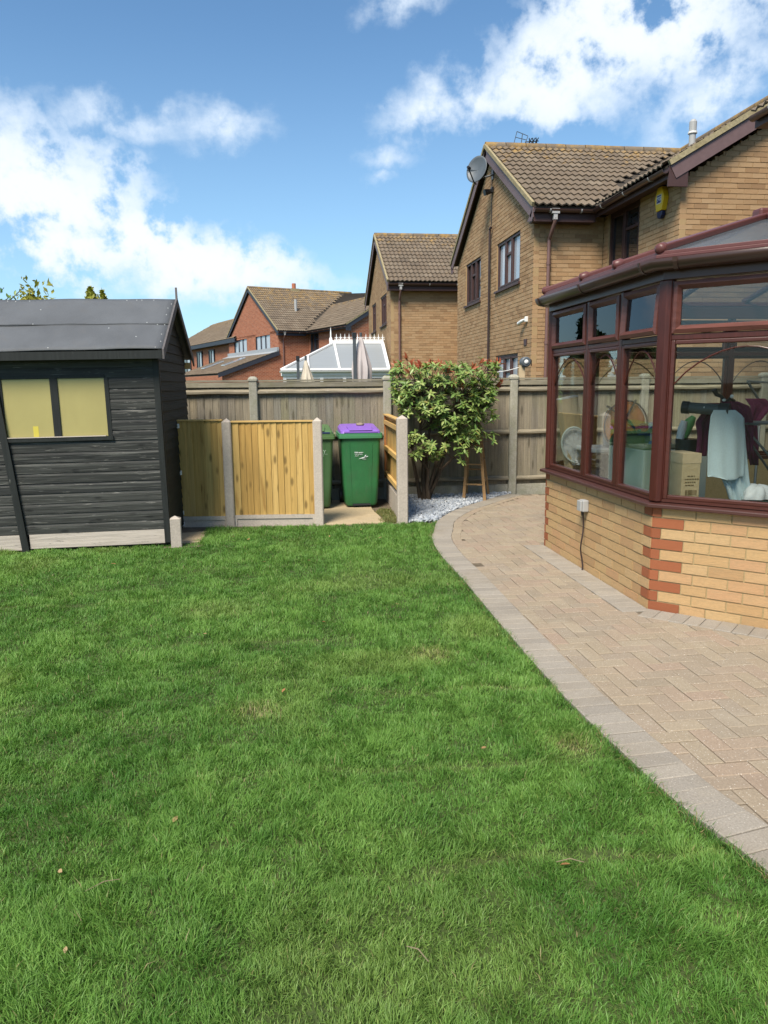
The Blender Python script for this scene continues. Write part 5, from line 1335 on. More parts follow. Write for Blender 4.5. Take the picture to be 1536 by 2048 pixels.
def leaf_geo(mb, p, d, up, L, w, col=None):
    d = d.normalized(); s_ = d.cross(up).normalized(); nrm = s_.cross(d)
    pr_ = [(0, .10), (.25, .72), (.5, 1.0), (.78, .70), (1.0, .0)]
    base = len(mb.v)
    for i, (t, ww) in enumerate(pr_):
        c = p+d*(L*t)-nrm*(L*.16*t*t)
        if i == len(pr_)-1: mb.v.append(tuple(c))
        else:
            for sd in (-1, 0, 1): mb.v.append(tuple(c+s_*(w*.5*ww*sd)+nrm*(abs(sd)*w*.14)))
    fs = []
    for i in range(3):
        a = base+i*3; fs += [(a, a+1, a+4, a+3), (a+1, a+2, a+5, a+4)]
    a = base+9; t_ = base+12; fs += [(a, a+1, t_), (a+1, a+2, t_)]
    mb.f += fs; mb.t += [.5]*len(fs)
LV = []
for (p, red) in ros:
    axis = (p-Vector((2.1, 10.05, p.z-.35))).normalized()*.5+Vector((rb_.gauss(0, .25), rb_.gauss(0, .25)-.15, .75))
    axis.normalize(); s1 = axis.orthogonal().normalized(); s2_ = axis.cross(s1)
    nl_ = 6 if red else rb_.choice((8, 9, 10, 11)); ph = rb_.random()*6
    for k in range(nl_):
        a = ph+k*2.4; tl = (.50 if red else 1.45-.95*k/nl_)+rb_.gauss(0, .28)
        d = axis*math.cos(tl)+(s1*math.cos(a)+s2_*math.sin(a))*math.sin(tl)
        if not red: d = d+Vector((0, 0, -.28*rb_.random()-.12)); d.normalize()
        L = (.090 if red else .062+.045*rb_.random())*(1.0 if not red else .9+.3*rb_.random()); w = L*(.30+.07*rb_.random())
        base_ = p-axis*(.05*k/nl_)
        up_ = axis if abs(axis.dot(d)) < .95 else Vector((0, -1, .3))
        LV.append((base_, d, up_, L, w, red))
camv = Vector((0, 0, CH))
order = sorted(range(len(LV)), key=lambda i: (LV[i][0]-camv).length - LV[i][3]*3)
near = set(order[:300]); fm_ = MB(); cols = []
unit = {}
for red in (False, True):
    mb = MB(); leaf_geo(mb, Vector((0, 0, 0)), Vector((1, 0, 0)), Vector((0, 0, 1)), 1.0, .40); me = mb.mesh('leaf', smooth=True); me.materials.append(M['leaf_red' if red else 'leaf_green']); unit[red] = me
for i, (p, d, up_, L, w, red) in enumerate(LV):
    if i in near:
        d = d.normalized(); s_ = d.cross(up_).normalized(); nr = s_.cross(d); m3 = Matrix((d, -s_, nr)).transposed()
        piece('leaf', unit[red], p-base_of(bush), bush, rot=m3.to_euler(), scale=(L, L*(w/L)/.40, L))
    else:
        n0 = len(fm_.v); leaf_geo(fm_, p, d, up_, L, w)
        g_ = rb_.random(); c = (Vector((.10, .195, .045)).lerp(Vector((.30, .37, .11)), g_) if not red else Vector((.34, .06, .035)).lerp(Vector((.36, .14, .06)), g_))
        if not red and rb_.random() < .07: c = Vector((.30, .28, .08))
        cols += [(*c, 1)]*(len(fm_.v)-n0)
fo = fm_.build('foliage', 'foliage', bush, kind='stuff', smooth=True)
at = fo.data.attributes.new('Col', 'FLOAT_COLOR', 'POINT'); at.data.foreach_set('color', np.array(cols, np.float32).ravel())

# ------------------------------------------------------------------ step ladder leaning by the bush
ld = thing('step_ladder', 'old wooden folding step ladder standing on the slate under the shrub', 'ladder', (2.63, 10.1, 0))
F1, F2, K1, K2 = Vector((2.42, 9.98, 0)), Vector((2.69, 9.86, 0)), Vector((2.56, 10.40, 0)), Vector((2.86, 10.27, 0))
tz = 1.25; T1, T2 = Vector((2.545, 10.17, tz)), Vector((2.645, 10.12, tz))
for (a, b, r_) in ((F1, T1, .02), (F2, T2, .02), (K1, T1+Vector((.01, .03, -.05)), .016), (K2, T2+Vector((.01, .03, -.05)), .016)):
    MB().bar(a, b, r_*2, r_*1.5, up=(.4, 1, 0)).build('stile', 'ladder', ld)
for t in (.18, .40, .61, .78, .92):
    a, b = F1.lerp(T1, t), F2.lerp(T2, t); MB().bar(a+Vector((0, .0, 0)), b, .05, .018).build('tread', 'ladder', ld)
for t in (.32, .62):
    MB().tube([K1.lerp(T1, t), K2.lerp(T2, t)], .012, 8).build('rear_rung', 'ladder', ld)
for t in (.20, .42): MB().bar(F2.lerp(T2, t), K2.lerp(T2, t+.02), .02, .02).build('brace', 'ladder', ld); 
MB().bar(F1.lerp(T1, .20), K1.lerp(T1, .22), .02, .02).build('brace', 'ladder', ld)
MB().bar(T2+Vector((-.04, 0, -.15)), T2+Vector((-.07, .02, .42)), .05, .03, up=(0, 1, 0)).build('hand_post', 'ladder', ld)

# ------------------------------------------------------------------ mahogany conservatory on the right
cons = thing('conservatory', 'mahogany framed bay conservatory on a yellow brick dwarf wall beside the block path', 'conservatory', (A.x, A.y, 0))
HX = 6.3                                   # wall of the house it is built against
FL = Frame(B, -math.pi/2); FR = Frame(A, -math.pi/4); FBk = Frame(B2, -3*math.pi/4); FS = Frame(A2, 0.0); FN = Frame((HX, B2.y, 0), math.pi)
LL = (B-A).length; LF = 1.05; LS = HX-A2.x
WB = UB.copy(); WB.name = 'brick'; WB.materials.clear(); WB.materials.append(M['wall_brick'])
OB = UB.copy(); OB.name = 'brick'; OB.materials.clear(); OB.materials.append(M['orange_brick'])
cb0 = base_of(cons)
def lay(fr, u, z, w, orange=False):
    ch_ = random.gauss(0, .0012)
    piece('brick', OB if orange else WB, fr.p(u+.004, z+.005, ch_)-cb0, cons, rz=fr.rz, scale=(w-.009, .0985, .0655), label='smooth orange corner brick' if orange else None)
for i in range(10):
    z = i*.075
    # left wall (seen from the lawn)
    e0 = .105 if i % 2 else .04; e1 = .115 if i % 2 else 0.0
    lay(FL, 0, z, e0, True)
    if e1: lay(FL, LL-e1, z, e1, True)
    u = e0; first = True
    while u < LL-e1-.02:
        w = min(.225 if not first or i % 2 else .17, LL-e1-u)
        if LL-e1-(u+w) < .05: w = LL-e1-u
        lay(FL, u, z, w); u += w; first = False
    e2 = .22 if i % 2 == 0 else .068
    lay(FR, 0, z, e2, True); u = e2; first = True
    while u < LF-.02:
        w = min(.225 if not first or i % 2 else .17, LF-u); lay(FR, u, z, w); u += w; first = False
rest = MB()
for fr, L_ in ((FBk, LF), (FS, LS), (FN, LS)):
    for (u, z, w) in brick_layout(0, L_, 0, .75, joint=.01): fr.box(rest, u, u+w, z+.005, z+.07, -.1, 0, random.random())
M['wall_brickwork'] = mat('wall_brickwork', DW, 'attr', .85, fine=(55, .12))
rest.build('brickwork', 'wall_brickwork', cons, tone=True, kind='stuff')
mo = MB()
for fr, L_ in ((FL, LL), (FR, LF), (FBk, LF), (FS, LS), (FN, LS)): fr.box(mo, -.0+.012, L_-.012, -.05, .742, -.11, -.007)
mo.build('dwarf_wall', 'wall_mortar', cons)
# ------- sills
def mitre(pts, offs):
    """plan polyline A2..: offset outward by offs"""
    out = []
    for i, p in enumerate(pts):
        d0 = (pts[i]-pts[i-1]).normalized() if i else (pts[1]-pts[0]).normalized(); d1 = (pts[i+1]-pts[i]).normalized() if i < len(pts)-1 else d0
        n0, n1 = Vector((d0.y, -d0.x, 0)), Vector((d1.y, -d1.x, 0)); nb = (n0+n1).normalized(); out.append(p+nb*(offs/max(.3, nb.dot(n0))))
    return out
PLAN = [Vector((HX, B2.y, 0)), B2, B, A, A2, Vector((HX, A2.y, 0))]
PLAN = PLAN[::-1]      # outward is on the right hand of travel after this
def outw(d): return mitre(PLAN, -d)
if (outw(.1)[3]-Vector((4, 5.9, 0))).length < (PLAN[3]-Vector((4, 5.9, 0))).length:
    def outw(d): return mitre(PLAN, d)
def ring_part(name, material, d_in, d_out, z0, z1, bevel=0, nose=0.0, lab=None):
    a, b = outw(d_in), outw(d_out); mb = MB(); n = len(a); up0, up1 = Vector((0, 0, z0)), Vector((0, 0, z1))
    vs = [p+up0 for p in a]+[p+up0 for p in b]+[p+up1-Vector((0, 0, nose)) for p in b]+[p+up1 for p in a]; fs = []
    for i in range(n-1):
        for k in range(4):
            k2 = (k+1) % 4; fs.append((k*n+i, k*n+i+1, k2*n+i+1, k2*n+i))
    fs += [(0, n, 2*n, 3*n), (n-1, 4*n-1, 3*n-1, 2*n-1)]
    mb.add(vs, fs); return mb.build(name, material, cons, bevel=bevel)
ring_part('sill', 'sill_pvc', -.10, .055, .748, .785, .006, .010)
ring_part('frame_base', 'mahogany_h', -.075, -.012, .786, .806)
ring_part('head_beam', 'sill_pvc', -.085, .010, 2.265, 2.385, .004)
ring_part('eaves_trim', 'roof_bar', -.06, .085, 2.395, 2.418, .004)
ring_part('eaves_bead', 'roof_bar', .02, .060, 2.420, 2.444, .004)
# gutter all round
gp = outw(.078); gm = MB(); nseg = 8
prof = [(math.cos(math.pi*j/nseg), -math.sin(math.pi*j/nseg)) for j in range(nseg+1)]
n = len(gp); rgs = []
outs = outw(1.078)
vs = []
for i in range(n):
    o_ = (outs[i]-gp[i])
    for (c, s) in prof: vs.append(gp[i]+o_*(.055*c)+Vector((0, 0, 2.388+.068*s)))
m_ = nseg+1
gm.add(vs, [(i*m_+j, i*m_+j+1, (i+1)*m_+j+1, (i+1)*m_+j) for i in range(n-1) for j in range(nseg)])
gt = gm.build('gutter', 'gutter', cons, solid=.004, smooth=40)
def gut_ring(c, dirv_, outv, r=1.09):
    mb = MB(); vs = []
    for e in (-.014, .014):
        for (cc_, s) in prof: vs.append(c+dirv_*e+outv*(.055*cc_*r)+Vector((0, 0, 2.388+.068*s*r)))
    mb.add(vs, [(j, j+1, m_+j+1, m_+j) for j in range(nseg)]); return mb
for (fr, uu) in ((FL, .02), (FL, 1.0), (FL, LL-.10), (FR, .10), (FR, .8)):
    c = fr.p(uu, 0, .078); gut_ring(c, fr.u, fr.n).build('gutter_bracket', 'gutter', gt, solid=.005)
# ------- window frames
ZB, ZT0, ZT1, ZH = .806, 1.875, 1.915, 2.265
def light(fr, u0, u1, fan=True, arch=True, open_=0.0, detail=True, zt0=ZT0, zt1=ZT1):
    """one light: bead frame, pane, arch bar, fanlight sash with pane"""
    D0, D1 = -.065, -.018
    mb = MB(); b = .028
    for (a, c, p, q) in ((u0, u0+b, ZB, zt0), (u1-b, u1, ZB, zt0), (u0+b, u1-b, ZB, ZB+b), (u0+b, u1-b, zt0-b, zt0)): fr.box(mb, a, c, p, q, D0+.01, D1+.006)
    w = mb.build('window', 'mahogany_h', cons, bevel=.006 if detail else 0)
    pm = MB(); fr.box(pm, u0+b-.004, u1-b+.004, ZB+b-.004, zt0-b+.004, D0+.022, D0+.026); pm.build('pane', 'glass', w)
    if arch:
        pts = []
        for k in range(13):
            t = k/12; pts.append(fr.p(u0+b+(u1-u0-2*b)*t, (zt0-b-.26)+.235*math.sin(math.pi*t)**.8, D0+.030))
        MB().tube(pts, .0055, 6).build('arch_bar', 'mahogany', w, smooth=40)
    if fan:
        s = MB(); f0, f1 = zt1+.004, ZH-.012; ct, sn = math.cos(open_), math.sin(open_); bw = .052
        def q(u, z, d):
            h = f1-z; return fr.p(u, f1-h*ct+d*sn*0, D1+.022+d*ct+h*sn)
        def bx(mb_, a, c, z0, z1, d0, d1):
            mb_.obox(q(a, z0, d0), fr.u*(c-a), q(a, z0, d1)-q(a, z0, d0), q(a, z1, d0)-q(a, z0, d0))
        def ramped(mb_, a, c, z0, z1, ia, ic, iz0, iz1):
            P_ = [q(a, z0, 0), q(c, z0, 0), q(ic, iz0, -.018), q(ia, iz0, -.018)]
        # mitred sash profile: outer edge flat, sloping in to the glass
        O = [(u0+.004, f0), (u1-.004, f0), (u1-.004, f1), (u0+.004, f1)]; I = [(u0+bw, f0+bw), (u1-bw, f0+bw), (u1-bw, f1-bw), (u0+bw, f1-bw)]
        Mi = [(u0+.030, f0+.026), (u1-.030, f0+.026), (u1-.030, f1-.026), (u0+.030, f1-.026)]
        vs = [q(*o, -.045) for o in O]+[q(*o, -.006) for o in O]+[q(*o, .004) for o in Mi]+[q(*o, -.024) for o in I]+[q(*o, -.045) for o in I]; fs = []
        for r_ in range(4):
            for k in range(4): fs.append((r_*4+k, r_*4+(k+1) % 4, (r_+1)*4+(k+1) % 4, (r_+1)*4+k))
        s.add(vs, fs); so_ = s.build('fanlight', 'sash_pvc', cons)
        g_ = MB(); g_.obox(q(u0+bw-.004, f0+bw-.004, -.036), fr.u*(u1-u0-2*bw+.008), q(0, f0, -.032)-q(0, f0, -.036), q(0, f1-bw+.004, 0)-q(0, f0+bw-.004, 0)); g_.build('pane', 'fan_glass', so_)
def run(fr, L_, mulls, lights=True, arch=True, opens=(), e=.035, detail=True):
    D0, D1 = -.075, -.010; fm = MB(); ed = [e]+[x for mm in mulls for x in (mm-.028, mm+.028)]+[L_-e]
    for (a, c) in [(0.0, e)]+[(mm-.028, mm+.028) for mm in mulls]+[(L_-e, L_)]: fr.box(fm, a, c, .806, ZH, D0, D1)
    for i in range(len(ed)//2): fr.box(fm, ed[2*i], ed[2*i+1], ZT0, ZT1, D0+.001, D1-.001)
    fm.build('frame', 'mahogany', cons, bevel=.005 if detail else 0)
    for i in range(len(ed)//2): light(fr, ed[2*i], ed[2*i+1], arch=arch, open_=R(opens[i]) if opens else 0, detail=detail)
run(FL, LL, [.88, 1.515], opens=(0, 0, 3.5), e=.05)
run(FR, LF, [], e=.06); run(FBk, LF, [], e=.06)
run(FS, LS, [.8, 1.55, 2.3], detail=False); run(FN, LS, [.75, 1.5, 2.25], detail=False)
for p, an in ((A, -R(67.5)), (B, -R(112.5)), (A2, -R(22.5)), (B2, -R(157.5))):
    nn = Vector((math.sin(an), -math.cos(an), 0)); uu = Vector((math.cos(an), math.sin(an), 0)); c = p-nn*.02
    MB().prism([c+uu*.050+nn*.0+Vector((0, 0, .786)), c+uu*.030+nn*.028+Vector((0, 0, .786)), c-uu*.030+nn*.028+Vector((0, 0, .786)), c-uu*.050+Vector((0, 0, .786)), c-uu*.030-nn*.06+Vector((0, 0, .786)), c+uu*.030-nn*.06+Vector((0, 0, .786))], (0, 0, 1.478)).build('corner_post', 'mahogany', cons, bevel=.006)
# ------- roof
E1 = Vector((3.93, 5.88, 2.90)); E2 = Vector((HX, 5.88, 2.90)); ev = [q+Vector((0, 0, 2.43)) for q in outw(.05)]
if (ev[0]-Vector((HX, A2.y, 2.43))).length > 1: ev = ev[::-1]
s1_, a2_, a1_, b1_, b2_, n1_ = ev
def clipline(e_, hipA, hipB):  # rafter from eave point straight up the middle plane to a hip
    return e_
planes = {'front': (b1_, a1_, E1), 'facet': (a1_, a2_, E1), 'facet_far': (b2_, b1_, E1), 'side': (a2_, s1_, E2, E1), 'side_far': (n1_, b2_, E1, E2)}
def up(v): return v+Vector((0, 0, .012))
def roofpanel(pts): MB().prism([up(q) for q in pts], (0, 0, -.022)).build('roof_panel', 'poly', cons)
ya_, yb_2 = 6.08, 5.445
def on_front(Y):
    t = (b1_.y-Y)/(b1_.y-a1_.y); e_ = b1_.lerp(a1_, t)
    hip_a, hip_b = (a1_, E1) if Y < E1.y else (b1_, E1)
    k = (Y-hip_a.y)/(hip_b.y-hip_a.y); return e_, hip_a.lerp(hip_b, k)
p1e, p1h = on_front(ya_); p2e, p2h = on_front(yb_2)
roofpanel([b1_, p1e, p1h]); roofpanel([p1e, p2e, p2h, E1, p1h]); roofpanel([p2e, a1_, p2h])
roofpanel(planes['facet']); roofpanel(planes['facet_far']); roofpanel(planes['side']); roofpanel(planes['side_far'])
def rb2(a, b, w=.06, h=.045, name='roof_bar'):
    a, b = Vector(a)+Vector((0, 0, .03)), Vector(b)+Vector((0, 0, .03))
    o = MB().bar(a, b, w, h).build(name, 'roof_bar', cons, bevel=.012)
    d = (b-a).normalized(); c = a+d*.01
    MB().tube([c-d*.035, c-d*.022, c+d*.03, c+d*.045], [.020, .036, .038, .030], 14).build('end_cap', 'roof_bar', o, smooth=50)
for (a, b) in ((a1_, E1), (b1_, E1), (a2_, E1), (b2_, E1)): rb2(a, b, .075, .05)
rb2(p1e, p1h); rb2(p2e, p2h)
MB().bar(E1-Vector((.1, 0, -.03)), E2+Vector((0, 0, .03)), .12, .10).build('ridge', 'roof_bar', cons, bevel=.02)
for x in (4.2, 5.0, 5.8):
    rb2((x, a2_.y, 2.43), (x, 5.84, 2.90)); rb2((x, b2_.y, 2.43), (x, 5.92, 2.90))
fl_ = outw(-.12); MB().prism([q+Vector((0, 0, .02)) for q in fl_], (0, 0, .10)).build('floor', 'dark_floor', cons)
# ------- weatherproof socket with its cable
sk = thing('outdoor_socket', 'grey weatherproof socket box on the brick dwarf wall', 'socket', (2.51, 5.93, .57))
MB().box((2.455, 5.885, .525), (2.509, 5.975, .625)).build('box', 'grey_plastic', sk, bevel=.008)
MB().box((2.435, 5.89, .530), (2.454, 5.97, .62)).build('cover', 'grey_plastic', sk, bevel=.006)
MB().tube([(2.47, 5.925, .527), (2.472, 5.925, .49)], [.016, .009], 8).build('gland', 'black_plastic', sk)
cpts = [Vector((2.475, 5.925+.012*math.sin(k*1.1)*(k > 0), .50-.50*k/10)) for k in range(11)]; cpts = [Vector((p.x+.012*math.sin(i*.9), p.y, p.z)) for i, p in enumerate(cpts)]
MB().tube(cpts, .0065, 7).build('cable', 'dark_pipe', sk, smooth=60)

# ------------------------------------------------------------------ what is stored inside
def bx3(c, sx_, sy_, sz_, rz=0.0):
    u = Vector((math.cos(rz), math.sin(rz), 0)); v = Vector((-u.y, u.x, 0)); o = Vector(c)-u*sx_/2-v*sy_/2
    return o, u*sx_, v*sy_, Vector((0, 0, sz_))
ZF = .12
ap_ = thing('freezer', 'white enamel freezer with grey worktop inside the conservatory', 'freezer', (3.12, 5.92, ZF))
MB().obox(*bx3((3.14, 5.98, ZF), .60, .55, .94, R(6))).build('cabinet', 'appliance', ap_, bevel=.012)
MB().obox(*bx3((3.14, 5.98, ZF+.943), .61, .56, .04, R(6))).build('worktop', 'appliance_grey', ap_, bevel=.008)
MB().tube([(3.02, 5.66, 1.10), (3.00, 5.655, .95), (3.03, 5.65, .70), (3.05, 5.645, .3), (3.06, 5.64, .13)], .006, 6).build('power_cord', 'black_plastic', ap_, smooth=60)
gar = thing('clothes_pile', 'heap of navy, blue and red clothes on top of the white freezer', 'clothes', (3.16, 5.95, 1.105))
def cloth_heap(c, r, seed, mat_, nm):
    rd = random.Random(seed); mb = MB(); c = Vector(c); ph = [rd.random()*6 for _ in range(5)]
    def f(a, b):
        th = a*6.2832; q = math.sin(b*math.pi/2); k = 1+.16*math.sin(3*th+ph[0])+.10*math.sin(7*th+ph[1]+b*4)
        return c+Vector((r[0]*q*k*math.cos(th), r[1]*q*k*math.sin(th), r[2]*math.cos(b*math.pi/2)*(1+.22*math.sin(5*th+ph[2])*q+.12*math.sin(9*th+ph[3]+b*5)*q)))
    return mb.grid(f, 40, 14).build(nm, mat_, gar, smooth=60)
cloth_heap((2.90, 5.95, 1.105), (.19, .17, .09), 3, 'dark_green', 'garment'); cloth_heap((3.03, 5.88, 1.105), (.15, .12, .14), 5, 'navy_cloth', 'garment'); cloth_heap((3.06, 5.78, 1.09), (.10, .06, .06), 6, 'blue_cloth', 'garment')
cloth_heap((2.98, 5.90, 1.20), (.07, .08, .06), 7, 'red_cloth', 'garment'); cloth_heap((3.05, 5.90, 1.20), (.085, .08, .07), 9, 'white_cloth', 'garment')
MB().obox(*bx3((2.98, 5.745, 1.13), .06, .004, .065, R(8))).build('care_tag', 'white_cloth', gar)
og_ = thing('folding_tent_bag', 'round orange nylon bag with black straps behind the white freezer', 'bag', (3.13, 6.35, ZF))
oc = AY(1253, 838, 6.35)
MB().ell((oc.x-.02, 6.35, oc.z-.06), (.20, .06, .22), 30, 14).build('bag', 'orange_cloth', og_, smooth=True)
rimp = [Vector((oc.x-.02+(.202)*math.cos(t), 6.315, oc.z-.06+.222*math.sin(t))) for t in [k*6.2832/36 for k in range(37)]]
MB().tube(rimp, .008, 6).tube([(oc.x-.22, 6.285, oc.z+.12), (oc.x+.0, 6.283, oc.z-.02), (oc.x+.14, 6.285, oc.z-.20)], .010, 6).tube([(oc.x+.05, 6.285, oc.z+.17), (oc.x-.06, 6.283, oc.z-.02), (oc.x-.1, 6.285, oc.z-.25)], .010, 6).build('strap', 'black_plastic', og_)
MB().obox(*bx3((oc.x, 6.35, ZF), .34, .25, oc.z-.33-ZF)).build('crate_below', 'dark_green', og_)
sb = thing('storage_box', 'clear plastic storage box with white lid inside the conservatory window', 'storage box', (2.88, 6.62, ZF))
sbz = .60
MB().obox(*bx3((2.93, 6.55, sbz), .36, .36, .37, R(4))).build('box', 'clear_plastic', sb, bevel=.015)
MB().obox(*bx3((2.93, 6.55, sbz+.375), .41, .41, .045, R(4))).build('lid', 'white_cloth', sb, bevel=.012)
MB().obox(*bx3((2.93, 6.55, sbz+.25), .385, .385, .07, R(4))).build('band', 'clear_plastic', sb, bevel=.01)
MB().obox(*bx3((2.94, 6.56, sbz+.005), .33, .33, .21, R(4))).build('stored_papers', 'curtain', sb)
MB().obox(*bx3((2.93, 6.55, ZF), .42, .42, sbz-ZF-.003, R(4))).build('box_below', 'white_cloth', sb)
MB().obox(Vector((2.735, 6.46, sbz+.10)), Vector((0, .05, 0)), Vector((-.002, 0, 0)), Vector((0, 0, .045))).build('price_sticker', 'white_plastic', sb)
MB().obox(Vector((2.735, 6.34, sbz+.05)), Vector((0, .08, 0)), Vector((-.002, 0, 0)), Vector((0, 0, .035))).build('yellow_label', 'alarm_yellow', sb)
bt = AY(1222, 843, 6.55)
btl = thing('plastic_bag', 'see-through grey bag with dark side standing on the storage box lid', 'bag', (bt.x, 6.5, sbz+.42))
mb = MB(); zz0 = sbz+.422
mb.tube([(bt.x, 6.5, zz0), (bt.x, 6.5, zz0+.10), (bt.x-.02, 6.5, zz0+.22), (bt.x-.03, 6.5, zz0+.30), (bt.x-.04, 6.5, zz0+.345)], [.085, .09, .075, .05, .012], 14); mb.build('bag', 'curtain', btl, smooth=60)
MB().ell((bt.x-.055, 6.47, zz0+.24), (.045, .05, .10), 12, 8).build('dark_side', 'navy_cloth', btl, smooth=True); MB().ell((bt.x-.045, 6.45, zz0+.335), (.03, .03, .03), 10, 7).build('white_top', 'white_plastic', btl, smooth=True)
# tall cardboard box leaning in the corner
cbx = thing('cardboard_box', 'tall narrow cardboard box leaning in the far window corner', 'box', (2.95, 6.95, ZF))
t0, t1 = AY(1158, 950, 6.75), AY(1139, 797, 6.85); ax_ = (t1-t0); b0 = t0-ax_*((t0.z-ZF)/ax_.z)*.999
uu = Vector((.18, .03, .03)); vv = Vector((-.02, .08, 0))
MB().obox(b0-uu/2, uu, vv, t1-b0).build('carton', 'card', cbx)
MB().obox(t1-uu/2+Vector((0, 0, .002)), uu, vv, Vector((0, 0, .012))).build('top_flap', 'white_cloth', cbx)
fanp = AY(1150, 890, 6.72)
fan = thing('floor_fan', 'pale grey round fan leaning beside the tall cardboard box', 'fan', (fanp.x, 6.72, ZF))
fx = Vector((.9, -.25, .2)).normalized(); fz = Vector((-.22, 0, .97)).normalized()
MB().tube([fanp+fx*(.12*math.cos(t))+fz*(.17*math.sin(t)) for t in [k*6.2832/32 for k in range(33)]], .009, 8).build('guard_ring', 'appliance', fan, smooth=60)
g_ = MB()
for k in range(12):
    t = k*6.2832/12; g_.tube([fanp, fanp+fx*(.12*math.cos(t))+fz*(.17*math.sin(t))], .003, 4)
g_.build('guard_wire', 'white_cloth', fan); MB().grid(lambda a, b: fanp+Vector((.01, .03, 0))+(fx*.115*math.cos(a*6.2832)+fz*.165*math.sin(a*6.2832))*b, 24, 3).build('rear_shell', 'white_cloth', fan)
MB().tube([fanp+Vector((0, .05, -.1)), Vector((fanp.x+.06, 6.78, ZF))], .02, 8).build('stand', 'white_cloth', fan)
ppr = thing('crumpled_paper', 'crumpled white paper on the sill behind the left window pane', 'paper', (2.70, 6.30, .80))
pq = AY(1148, 925, 6.72); MB().ell((pq.x+.05, 6.72, pq.z), (.05, .04, .03), 10, 6, rough=.6, seed=3).build('paper', 'white_cloth', ppr)
MB().obox(*bx3((pq.x+.05, 6.72, ZF), .10, .10, pq.z-.03-ZF)).build('box_below', 'black_plastic', ppr)
# behind the right hand pane
cb2 = thing('cardboard_box', 'printed cardboard carton standing behind the large right window', 'box', (3.2, 4.95, ZF))
k0, k1 = AY(1362, 985, 4.95), AY(1403, 907, 4.95); hgt = k1.z; wdt = k1.x-k0.x
ct_ = MB().box((k0.x, 4.95, ZF), (k1.x+.0, 5.20, hgt)).build('carton', 'card', cb2, bevel=.004)
MB().box((k0.x-.002, 4.948, hgt-.07), (k1.x+.002, 5.202, hgt+.002)).build('lid', 'card_pale', cb2)
pr2 = MB(); w_ = wdt; rd = random.Random(2)
for ln, (fa, fb) in enumerate(((.30, .72), (.16, .88), (.18, .74), (.20, .66))):
    x = k0.x+w_*fa
    while x < k0.x+w_*fb:
        q_ = .006+rd.random()*.014; pr2.box((x, 4.9475, hgt-.165-ln*.022), (x+q_, 4.9495, hgt-.157-ln*.022)); x += q_+.005
for k in range(16):
    pr2.box((k0.x+w_*(.22+.04*k), 4.9475, hgt-.30), (k0.x+w_*(.22+.04*k)+rd.choice((.002, .004)), 4.9495, hgt-.262))
pr2.build('printing', 'card_print', ct_)
tbe = thing('telescope', 'dark grey telescope tube lying across the clothes airer', 'telescope', (3.3, 5.0, 1.3))
ta, tb_ = AY(1373, 815, 5.15), AY(1447, 820, 4.98)
MB().tube([ta, tb_], .040, 24).build('tube', 'tube_grey', tbe, smooth=40); d = (tb_-ta).normalized()
MB().tube([tb_-d*.03, tb_+d*.04], .050, 24).build('end_cap', 'black_plastic', tbe, smooth=40); MB().tube([ta-d*.03, ta+d*.02], .046, 24).build('end_ring', 'black_plastic', tbe, smooth=40)
MB().obox(ta.lerp(tb_, .44)+Vector((-.015, -.0425, .004)), (.03, 0, 0), (0, .004, 0), (0, 0, .012)).build('label', 'white_plastic', tbe)
fs_ = MB(); c1_ = tb_+Vector((.02, .02, .06)); fs_.tube([c1_, c1_+Vector((-.03, 0, .035)), c1_+Vector((-.07, 0, .05)), c1_+Vector((-.09, 0, .085))], [.016, .012, .015, .02], 8)
fs_.tube([c1_+Vector((.0, 0, -.02)), c1_+Vector((.05, .02, .02)), c1_+Vector((.09, .03, .0))], .012, 8); fs_.build('finder_bracket', 'black_plastic', tbe, smooth=50)
kn = MB().ell(c1_+Vector((-.02, -.02, .01)), (.014, .012, .01), 8, 6).ell(c1_+Vector((.05, -.0, .035)), (.014, .012, .014), 8, 6); kn.build('chrome_knob', 'white_plastic', tbe, smooth=True)
# airer with cloths
air = thing('clothes_airer', 'thin metal clothes airer standing inside the bay', 'clothes airer', (3.7, 5.1, ZF))
mb = MB()
for y in (4.98, 5.12, 5.26): mb.tube([(3.28, y, 1.30), (4.35, y-.25, 1.30)], .008, 6)
for x in (3.30, 4.33): mb.tube([(x, 4.85, 1.30), (x, 5.35, 1.30)], .009, 6)
for (a, b) in (((3.32, 4.9, ZF), (4.3, 4.95, 1.30)), ((4.3, 4.75, ZF), (3.32, 5.1, 1.30)), ((3.32, 5.35, ZF), (4.3, 5.0, 1.3)), ((4.3, 5.2, ZF), (3.35, 5.2, 1.3))): mb.tube([a, b], .009, 6)
mb.build('frame', 'wire', air, smooth=50)
rk = AY(1495, 762, 5.9)
hg = thing('metal_stand', 'grey metal stand with a bent top rail behind the telescope', 'stand', (rk.x, 5.9, ZF))
MB().tube([rk, AY(1535, 765, 5.9)], .009, 6).tube([rk, AY(1518, 800, 5.9), AY(1520, 830, 5.8), (AY(1520, 830, 5.8).x, 5.8, ZF)], .011, 6).build('rail', 'wire', hg, smooth=50)
